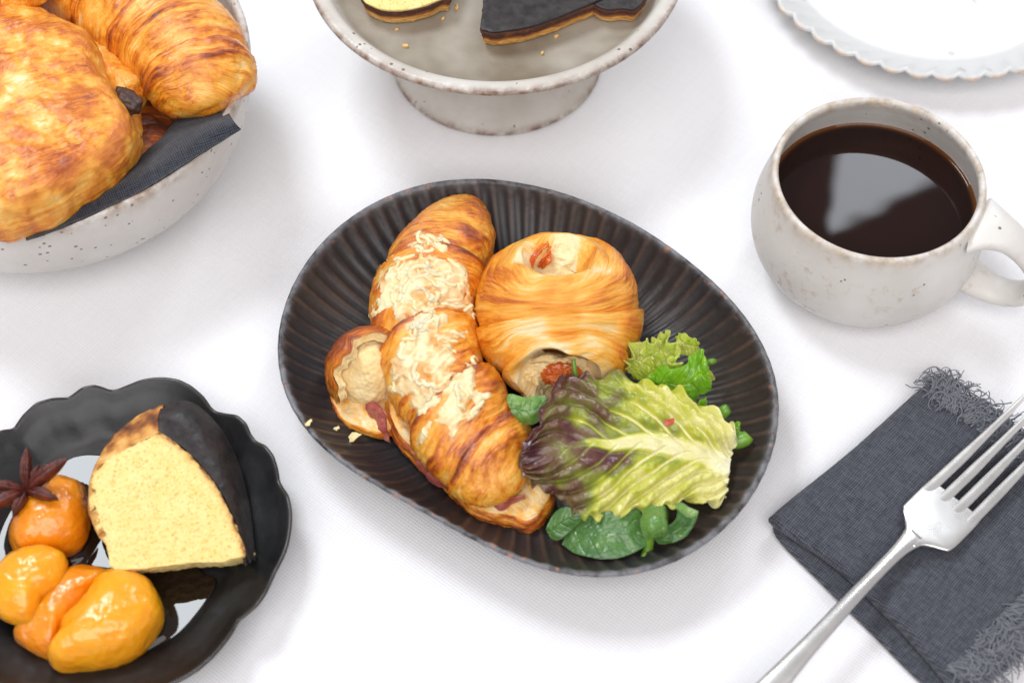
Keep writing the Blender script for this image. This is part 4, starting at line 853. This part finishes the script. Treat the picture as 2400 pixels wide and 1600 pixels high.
leaf('folded_spinach_leaf', [ZE([(1070,1060,2.6),(1060,1130,2.9),(1050,1200,3.0),(1075,1270,2.9),(1110,1325,2.6)]), ZE([(1140,1060,2.9),(1140,1130,3.3),(1140,1200,3.4),(1150,1260,3.2),(1150,1300,2.9)]), ZE([(1220,1060,2.8),(1240,1130,3.1),(1250,1200,3.1),(1252,1250,3.0),(1240,1290,2.7)]), ZE([(1240,1060,2.3),(1258,1140,2.4),(1262,1200,2.4),(1262,1250,2.4),(1255,1285,2.2)])], SPI, 'folded mid-green spinach leaf under the lettuce at the bottom', 'spinach leaf', 90, 80, .36, .0, 8, 4, .06, .035, 7.)
leaf('spinach_leaf', [ZE([(1150,1300,2.4),(1200,1240,2.9),(1290,1200,3.1),(1330,1120,3.2),(1310,1050,3.0)]), ZE([(1160,1320,2.3),(1240,1300,2.6),(1320,1240,2.8),(1380,1160,3.0),(1370,1040,3.1)]), ZE([(1190,1345,2.2),(1280,1335,2.4),(1380,1270,2.6),(1440,1180,2.8),(1430,1080,3.0)]), ZE([(1200,1348,2.2),(1300,1340,2.4),(1400,1290,2.6),(1470,1190,2.8),(1495,1110,3.1)])], SPI, 'dark cupped spinach leaf at the right end of the salad', 'spinach leaf', 100, 90, .52, .0, 8, 5, .08, .035, 9.)
leaf('spinach_leaf', [ZE([(1310,1050,3.2),(1360,1035,3.4),(1420,1070,3.5),(1490,1100,3.4)]), ZE([(1330,1090,3.1),(1380,1100,3.3),(1430,1130,3.35),(1480,1130,3.3)]), ZE([(1380,1130,3.1),(1410,1145,3.2),(1440,1150,3.2),(1480,1135,3.2)])], SPI, 'light green curled spinach rim folding over the dark cupped leaf', 'spinach leaf', 50, 40, .18, .0, 8, 3, .05, .035, 10.)
leaf('spinach_leaf', [ZE([(25,240,4.3),(50,205,4.4),(150,230,4.3),(230,225,4.2),(320,215,4.2)]), ZE([(40,290,4.2),(100,290,4.2),(180,300,4.15),(250,290,4.1),(330,270,4.1)]), ZE([(70,370,3.9),(130,375,3.9),(200,370,3.9),(270,340,4.0),(330,320,4.0)]), ZE([(100,395,3.7),(160,425,3.5),(220,430,3.5),(290,400,3.7),(340,370,3.8)])], SPI, 'small cupped green leaf between the two croissants', 'spinach leaf', 90, 70, .30, .0, 8, 4, .10, .035, 11.)
m = M('green_stem'); o_ = m.obj(); m.set(Base_Color=m.mix(m.noise(m.mapv(o_, (300, 300, 40)), 1., 3), (0.07, 0.20, 0.015), (0.20, 0.38, 0.04)), Roughness=.3); STEM = m.m
def stem(pts, r, label, name='salad_stalk', cat='stem', n=24):
    G = tube([at(*p) for p in pts], [r*.9]+[r]*(len(pts)-2)+[r*.8] if len(pts) > 2 else [r, r*.8], 14, n=n); G += .015*fbm(G[..., 0]*4, G[..., 1]*4, G[..., 2]*4, 2)[..., None]
    return tag(sheet(name, G, STEM, cv=True), label, cat)
stem([(1344,842,4.4),(1346,862,4.2),(1352,892,3.8),(1358,920,3.4)], .10, 'thin chive standing up in front of the plain croissant', 'chive', 'chive')
stem(ZE([(1120,1290,2.3),(1105,1400,1.8),(1085,1460,1.8),(1060,1515,1.9)]), .22, 'short green stalk sticking out below the spinach at the plate edge')
stem(ZE([(1600,420,2.5),(1660,370,2.7),(1700,330,2.9),(1722,315,3.0)]), .26, 'thick green stalk end right of the lettuce, uppermost of the two')
stem(ZE([(1700,560,2.4),(1780,570,2.5),(1850,545,2.6),(1878,520,2.7)]), .34, 'thick green stalk end right of the lettuce, nearest the plate rim')
leaf('green_leaf_tip', [ZE([(1740,440,2.8),(1790,410,2.9),(1812,430,2.8),(1800,480,2.7)]), ZE([(1730,500,2.5),(1770,500,2.5),(1810,500,2.5),(1820,530,2.5)])], GRN, 'tiny toothed green leaf tip behind the lettuce base', 'leaf', 30, 20, .55, .03, 8, 3, .05, .03, 17.)
stem(ZF([(1270,540,2.9),(1310,525,3.0),(1350,520,2.9)]), .14, 'dark green stalk tip right of the frilly lettuce')
# chilli flakes on the leaf
m = M('chilli_flake'); m.set(Base_Color=(0.42, 0.045, 0.012), Roughness=.35); CHI = m.m
def chip(name, px_, py_, z, r, mat, label, cat, seed, group=None, h=.05):
    g = np.random.default_rng(seed); k = 9; a = np.linspace(0, 2*np.pi, k, endpoint=False); rr_ = r*g.uniform(.5, 1.2, k)
    c_ = at(px_, py_, z); rot = g.uniform(0, 6); el = g.uniform(.45, .8)
    x = rr_*np.cos(a); y = rr_*np.sin(a)*el; X = x*math.cos(rot)-y*math.sin(rot); Y = x*math.sin(rot)+y*math.cos(rot)
    tz = .5*X+g.uniform(-.3, .3)*Y
    top = np.stack([c_[0]+X, c_[1]+Y, c_[2]+h+tz*.5], -1); bot = top-np.array([0, 0, h]); V = np.concatenate([top, bot, [c_+np.array([0, 0, h*1.6])]])
    F = [[i, (i+1) % k, 2*k] for i in range(k)]+[[i, i+k, (i+1) % k+k, (i+1) % k] for i in range(k)]+[list(range(2*k-1, k-1, -1))]
    return tag(raw(name, V, F, mat, smooth_=False), label, cat, group)
chip('chilli_flake', 1568, 990, 4.05, .27, CHI, 'red chilli flake on the yellow-green part of the lettuce leaf', 'chilli flake', 1)
# pastry flakes
chip('pastry_flake', 722, 992, 3.08, .24, CRUMB, 'pale pastry flake stuck on the left rim of the dark plate', 'crumb', 2)
chip('pastry_flake', 830, 1024, 1.55, .40, CRUMB, 'long pastry flake lying in the dark plate below the horn', 'crumb', 3)
chip('pastry_flake', 790, 1004, 1.85, .14, CRUMB, 'tiny pastry flake in the dark plate left of the long flake', 'crumb', 4)

# ------------------------------------------------------------------ dessert: syrup, apricots, anise, cake
m = M('amber_syrup'); m.set(Base_Color=(0.014, 0.008, 0.005), Roughness=.02, IOR=1.42)
sy = npx(zs([(-120,1000),(-60,700),(60,600),(200,480),(330,440),(460,420),(620,460),(800,700),(1000,1000),(1080,1050),(1060,1130),(1000,1220),(900,1330),(760,1420),(600,1500),(420,1530),(200,1480),(20,1380),(-100,1250)], 0, 860, 2.119), .8)
C = crv(sy, 260, closed=True); cen = C.mean(0); fr = np.concatenate([np.linspace(.01, .95, 40), np.linspace(.96, 1.0, 10)])
P = np.concatenate([cen+(C-cen)[None]*fr[:, None, None], np.repeat((.80-.20*smooth(.965, 1.0, fr)**2)[:, None, None], 260, 1)], -1)
P[..., 2] += .012*fbm(P[..., 0]*.7, P[..., 1]*.7, 1., 2)
# meniscus climbing to the fruit
APX = dict(a=[(65,600),(80,520),(120,420),(200,350),(300,320),(380,260),(430,212),(500,230),(560,265),(592,400),(600,520),(560,620),(480,690),(380,720),(250,738),(150,740),(90,690)],
           b=[(-60,980),(0,885),(80,790),(200,742),(330,720),(430,742),(478,795),(462,900),(430,980),(330,1050),(285,1140),(250,1200),(205,1220),(90,1200),(10,1150),(-50,1080)],
           c=[(90,1230),(200,1100),(330,930),(480,800),(620,785),(760,822),(720,900),(640,960),(540,1100),(430,1230),(380,1320),(320,1388),(180,1342),(110,1290)],
           d=[(325,1405),(400,1300),(440,1180),(560,1055),(690,880),(790,835),(950,872),(1040,940),(1092,1050),(1100,1140),(1030,1270),(930,1370),(800,1432),(640,1472),(430,1495),(345,1460)])
ap = {k: npx(zs(v, 0, 1050, 2.85), 1.5) for k, v in APX.items()}
for k in ('a', 'c', 'd'):
    sd_ = polydist(P[..., :2], crv(ap[k], 60, closed=True)); P[..., 2] += .16*smooth(-.42, 0, sd_)**2*(fr < .95)[:, None]
tag(sheet('syrup', P, m.m, cv=True), 'dark glossy syrup pooled in the black scalloped plate', 'syrup')
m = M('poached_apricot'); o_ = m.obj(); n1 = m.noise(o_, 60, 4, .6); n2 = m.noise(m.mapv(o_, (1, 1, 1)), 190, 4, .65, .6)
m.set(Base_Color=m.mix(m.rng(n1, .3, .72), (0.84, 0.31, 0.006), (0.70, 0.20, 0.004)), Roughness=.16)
m.b.inputs['Subsurface Weight'].default_value = .7; m.b.inputs['Subsurface Radius'].default_value = (.010, .004, .0008); m.b.inputs['Subsurface Scale'].default_value = .7
m.b.inputs['Coat Weight'].default_value = .6; m.b.inputs['Coat Roughness'].default_value = .06
b = m.bump(n2, .38, .0018); m.bump(m.noise(o_, 600, 2), .15, .0006, b); APR = m.m
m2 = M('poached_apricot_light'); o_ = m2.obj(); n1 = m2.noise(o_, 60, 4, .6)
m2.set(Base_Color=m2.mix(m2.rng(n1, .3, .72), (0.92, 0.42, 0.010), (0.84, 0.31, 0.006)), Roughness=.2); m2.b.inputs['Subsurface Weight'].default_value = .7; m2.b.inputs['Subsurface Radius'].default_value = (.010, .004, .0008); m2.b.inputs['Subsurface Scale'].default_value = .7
m2.b.inputs['Coat Weight'].default_value = .5; m2.b.inputs['Coat Roughness'].default_value = .08; m2.bump(m2.noise(o_, 190, 4, .65, .5), .35, .0016)
adisp = lambda P: .07*fbm(P[..., 0]*.8, P[..., 1]*.8, P[..., 2]*.8, 3)+.02*fbm(P[..., 0]*3, P[..., 1]*3, P[..., 2]*3, 3)
for k, z0, h, mt, lab, tl in (('a', 1.5, 1.65, APR, 'amber poached apricot half under the star anise', (0, 0)), ('c', 1.3, 1.25, APR, 'darker poached apricot half lying beneath two others', (0, 0)), ('b', 2.15, 1.2, m2.m, 'bright yellow-orange apricot half at the left, resting on another', (.03, .05)), ('d', 1.55, 1.75, m2.m, 'largest bright orange poached apricot half, nearest the front', (0, 0))):
    tag(dome('apricot_half', ap[k], z0, h, mt, p=.85, qq=.9, n=220, m_=110, disp=adisp, tilt=tl), lab, 'apricot')
# star anise
m = M('star_anise'); o_ = m.obj(); n1 = m.noise(o_, 200, 4, .65); m.set(Base_Color=m.mix(m.rng(n1, .3, .7), (0.04, 0.007, 0.005), (0.15, 0.025, 0.012)), Roughness=.38); m.bump(m.noise(m.mapv(o_, (200, 200, 60)), 2.0, 4), .6, .0015); ANI = m.m
ac = at(62, 1148, 3.3)
t = thing('star_anise', ac-np.array([0, 0, .5]), 'dark red-brown star anise pod resting on the upper apricot', 'star anise')
for tip, L_, w_ in (((64,1080,4.0), 1.5, .42), ((141,1092,4.0), 1.9, .50), ((120,1168,3.2), 1.3, .45), ((-12,1140,3.7), 1.5, .36), ((-15,1190,3.3), 1.6, .46), ((48,1182,3.0), 1.1, .45), ((90,1100,3.7), 1.0, .25)):
    tp = at(*tip); d = tp-ac; d = d/np.linalg.norm(d)*L_*1.15
    k = np.linspace(0, 1, 12); pts = ac+d*k[:, None]+np.array([0, 0, 1.])*(.18*np.sin(k*np.pi)-.05)[:, None]+np.array([0, 0, .2])*(k**2)[:, None]
    wd = w_*np.sin(np.pi*np.clip(k*.92+.06, 0, 1))**.75*(1-.25*k)
    G = tube(pts, np.stack([wd*.62, wd], -1), 20, n=40)
    ang_ = np.linspace(0, 2*np.pi, 20, endpoint=False); slot = np.exp(-((ang_-np.pi/2)/.38)**2)
    mid = G.mean(1, keepdims=True); G = G-(G-mid)*(slot*.55)[None, :, None]
    G += .03*fbm(G[..., 0]*4, G[..., 1]*4, G[..., 2]*4, 3)[..., None]
    sheet('pod', G, ANI, t, cv=True)

# cake
def sponge(name='yellow_sponge'):
    m = M(name); o_ = m.obj(); n1 = m.noise(o_, 160, 4, .6); vo = m.voro(o_, 640); vo2 = m.voro(o_, 900)
    pore = m.rng(vo, .10, .32); big = m.rng(m.voro(o_, 330), .06, .26)
    c = m.mix(m.rng(n1, .3, .7), (0.87, 0.70, 0.31), (0.83, 0.62, 0.22))
    c = m.mix(m.math('SUBTRACT', 1.0, m.math('MULTIPLY', pore, big), clamp=True), c, (0.74, 0.50, 0.12))
    c = m.mix(m.attr('toast'), c, m.ramp(m.attr('toast'), [(0, (0.80, 0.50, 0.12)), (.45, (0.62, 0.24, 0.03)), (.8, (0.25, 0.06, 0.01)), (1, (0.05, 0.015, 0.008))]))
    m.set(Base_Color=c, Roughness=.85); m.b.inputs['Subsurface Weight'].default_value = .2; m.b.inputs['Subsurface Radius'].default_value = (.006, .004, .0015); m.b.inputs['Subsurface Scale'].default_value = .6
    b = m.bump(m.math('MULTIPLY', pore, big), .4, .0010); m.bump(m.math('ADD', n1, vo2), .4, .0008, b); return m.m
SPO = sponge()
m = M('burnt_cake_top'); o_ = m.obj(); n1 = m.noise(o_, 180, 5, .7); m.set(Base_Color=m.mix(m.rng(n1, .4, .75), (0.012, 0.009, 0.009), (0.035, 0.022, 0.02)), Roughness=m.rng(n1, .3, .7, .32, .55)); m.bump(n1, .18, .0008); BURN = m.m
m = M('baked_cake_crust'); o_ = m.obj(); n1 = m.noise(o_, 130, 5, .7)
m.set(Base_Color=m.ramp(m.math('ADD', m.attr('toast'), m.math('MULTIPLY', m.math('SUBTRACT', n1, .5), .6)), [(0, (0.78, 0.50, 0.17)), (.4, (0.60, 0.27, 0.055)), (.7, (0.30, 0.10, 0.022)), (1, (0.07, 0.022, 0.012))]), Roughness=.7); m.bump(n1, .7, .0016); CRU = m.m
t = thing('cake_slice', at(420, 1150, .6), 'thick yellow cake slice with burnt black top on the black scalloped plate', 'cake')
face = zs([(790,325),(700,368),(600,420),(500,485),(455,540),(442,640),(452,750),(490,835),(528,885),(540,945),(562,1000),(700,998),(830,985),(940,970),(1090,968),(1140,955),(1217,922),(1170,790),(1100,640),(1010,510),(900,400)], 0, 860, 2.119)
FZ = lambda x, y: 3.3+.10*(y-360)*0
def face_z(px_, py_): return 4.1-1.5*(py_-1010)/320-.2*(px_-250)/300
fp = np.array([at(x, y, face_z(x, y)) for x, y in face])
C = crv(fp, 420, closed=True); cen = C.mean(0); fr = np.linspace(1, 0, 90)
P = cen+(C-cen)[None]*fr[:, None, None]
burn_poly = C[:, :2]
pxf = proj(P); 
dedge = lambda pts: np.min(np.stack([np.hypot(pxf[..., 0]-x, pxf[..., 1]-y) for x, y in crv(pts, 80)]), 0)
rightE = zs([(790,325),(900,400),(1010,510),(1100,640),(1170,790),(1217,922)], 0, 860, 2.119); leftE = zs([(500,485),(455,540),(442,640),(452,750),(490,835),(528,885)], 0, 860, 2.119)
toast = np.clip(np.exp(-(dedge(rightE)/9.)**1.3)*1.15, 0, 1); toast = np.maximum(toast, .75*np.exp(-(dedge(leftE)/7.)**1.3)); toast = toast*(.8+.5*fbm(P[..., 0]*3, P[..., 1]*3, 1., 2))
nf = np.cross(C[100]-C[0], C[250]-C[0]); nf /= np.linalg.norm(nf); nf *= np.sign(nf[2])
wl_ = np.clip(.42-worley(P[..., 0]*3.3, P[..., 1]*3.3, P[..., 2]*3.3), 0, 1)
P = P+nf*((.03*fbm(P[..., 0]*1.5, P[..., 1]*1.5, 2., 3)+.03*fbm(P[..., 0]*6, P[..., 1]*6, 2., 3)-.14*wl_*(fr < .985)[:, None]))[..., None]
# sides down to the plate
bot = np.stack([C[:, 0]*.0+cen[0]+(C[:, 0]-cen[0])*.96+.25, cen[1]+(C[:, 1]-cen[1])*.92+.55, np.full(420, .78)], -1)
rowsS = [C+(bot-C)*f for f in np.linspace(0, 1, 40)[::-1]]
side = np.array(rowsS); side[..., :2] += (side[..., :2]-cen[:2])*(.05*np.sin(np.linspace(0, 1, 40)[::-1]*np.pi))[:, None, None]
side += .05*fbm(side[..., 0]*3, side[..., 1]*3, side[..., 2]*3, 3)[..., None]
full = np.concatenate([side[:-1], P]); tf = np.concatenate([np.full((39, 420), .12), toast])
Nn = normals(full, cv=True); fl = Nn[-40, :, 2].mean() < 0
sheet('crumb', full, SPO, t, cv=True, attrs={'toast': tf}, flip=fl)
def shell(name, edge_px, outer_px, z_out, mat, toastv=0.5, thick=.28, drop=True, bulge=.1, rough=.05):
    A = crv([at(x, y, face_z(x, y)) for x, y in edge_px], 120); B = crv([at(x, y, z) for (x, y), z in zip(outer_px, z_out)], 120)
    k = np.linspace(0, 1, 60)
    P = A[:, None]+(B-A)[:, None]*k[None, :, None]+np.array([0, 0, 1.])*(bulge*np.sin(k*np.pi))[None, :, None]
    P = P+(rough*fbm(P[..., 0]*2.5, P[..., 1]*2.5, P[..., 2]*2.5, 4))[..., None]*np.array([.4, .4, 1])
    N = normals(P); f = N[..., 2].mean() < 0
    P = P if not f else P[::-1]
    return sheet(name, P, mat, t, thick=thick, attrs={'toast': np.clip(toastv+(.45*(k[None]-.45)+.5*fbm(P[..., 0]*1.4, P[..., 1]*1.4, P[..., 2]*1.4, 3) if toastv < .9 else 0*P[..., 0]), 0, 1)})
shell('burnt_top', zs([(786,318),(905,395),(1018,508),(1108,636),(1178,786),(1240,975)], 0, 860, 2.119), zs([(800,200),(935,168),(1070,270),(1178,460),(1240,690),(1272,965)], 0, 860, 2.119), [3.9,3.4,2.7,2.1,1.6,1.5], BURN, 1., .35, bulge=.28, rough=.012)
shell('side_crust', zs([(800,322),(700,372),(600,424),(500,490),(448,560),(440,650),(456,760),(500,850)], 0, 860, 2.119), zs([(812,188),(740,212),(645,268),(552,350),(488,462),(443,605),(437,712),(482,806)], 0, 860, 2.119), [3.9,3.6,3.4,3.2,3.0,2.6,2.3,2.0], CRU, .52, .3, bulge=.14, rough=.09)

# slices on the cake stand
def stand_slice(poly_px, zt, zb, label, inset, front_toast, name='cake_slice', tiltfn=None, topmat=None):
    poly = npx(poly_px, zt); c_ = np.mean(poly, 0)
    t = thing(name, (c_[0], c_[1], zb), label, 'cake', 'cake slices on the stand')
    slab('crust', poly, [(-inset,zb),(-inset*.7,zb+(zt-zb)*.25),(-inset*.3,zb+(zt-zb)*.6),(-.02,zt-.12),(-.08,zt-.02)], CRU, t, n=260, noise=lamn(.05), top_fn=tiltfn, attrs_fn=lambda P, ri, nr: {'toast': np.clip(front_toast+.85*smooth(.2, .75, (P[..., 2]-zb)/(zt-zb))-.1, 0, 1)})
    slab('top', poly, [(-.05,zt-.05),(-.02,zt+.05),(-.05,zt+.10),(-.2,zt+.12)], topmat or BURN, t, n=200, top_fn=lambda x, y: .06*fbm(x*.7, y*.7, 3., 3), shrink=True, attrs_fn=lambda P, ri, nr: {'toast': P[..., 0]*0})
    return t
Z2 = lambda pts: zs(pts, 700, 0, 2.613)
stand_slice(Z2([(1150,-400),(1135,-100),(1125,60),(1112,178),(1150,196),(1200,205),(1400,178),(1600,112),(1700,70),(1845,10),(1900,-60),(1800,-400),(1500,-500)]), 7.6, 6.55, 'cake slice with charred black top in the middle of the cake stand', .25, .35)
stand_slice(Z2([(380,-260),(370,-60),(395,10),(440,40),(520,68),(640,70),(780,40),(880,0),(940,-30),(940,-260)]), 7.6, 6.6, 'cake slice showing yellow crumb at the left of the cake stand', .25, .25, topmat=SPO)
stand_slice(Z2([(1780,-200),(1790,0),(1830,48),(1900,68),(1985,60),(2060,66),(2110,20),(2140,-40),(2120,-200)]), 7.5, 6.6, 'small cake slice with dark top at the right of the cake stand', .2, .3)
for i, (x, y, r, lab) in enumerate([(905,35,.22,'orange crumb right of the left cake slice'), (970,55,.18,'darker crumb right of the left cake slice'), (650,287,.16,'pale crumb near the front rim of the cake stand'), (600,187,.12,'brown crumb at the left of the cake stand floor'), (1578,228,.12,'crumb in front of the black-topped slice'), (1490,330,.10,'tiny crumb near the front of the cake stand floor'), (885,118,.12,'small brown crumb in the middle of the cake stand floor')]):
    x, y = Z2([(x, y)])[0]; o = chip('cake_crumb', x, y, 6.5, r, CRU, lab, 'crumb', 30+i, 'crumbs on the cake stand', h=.1)
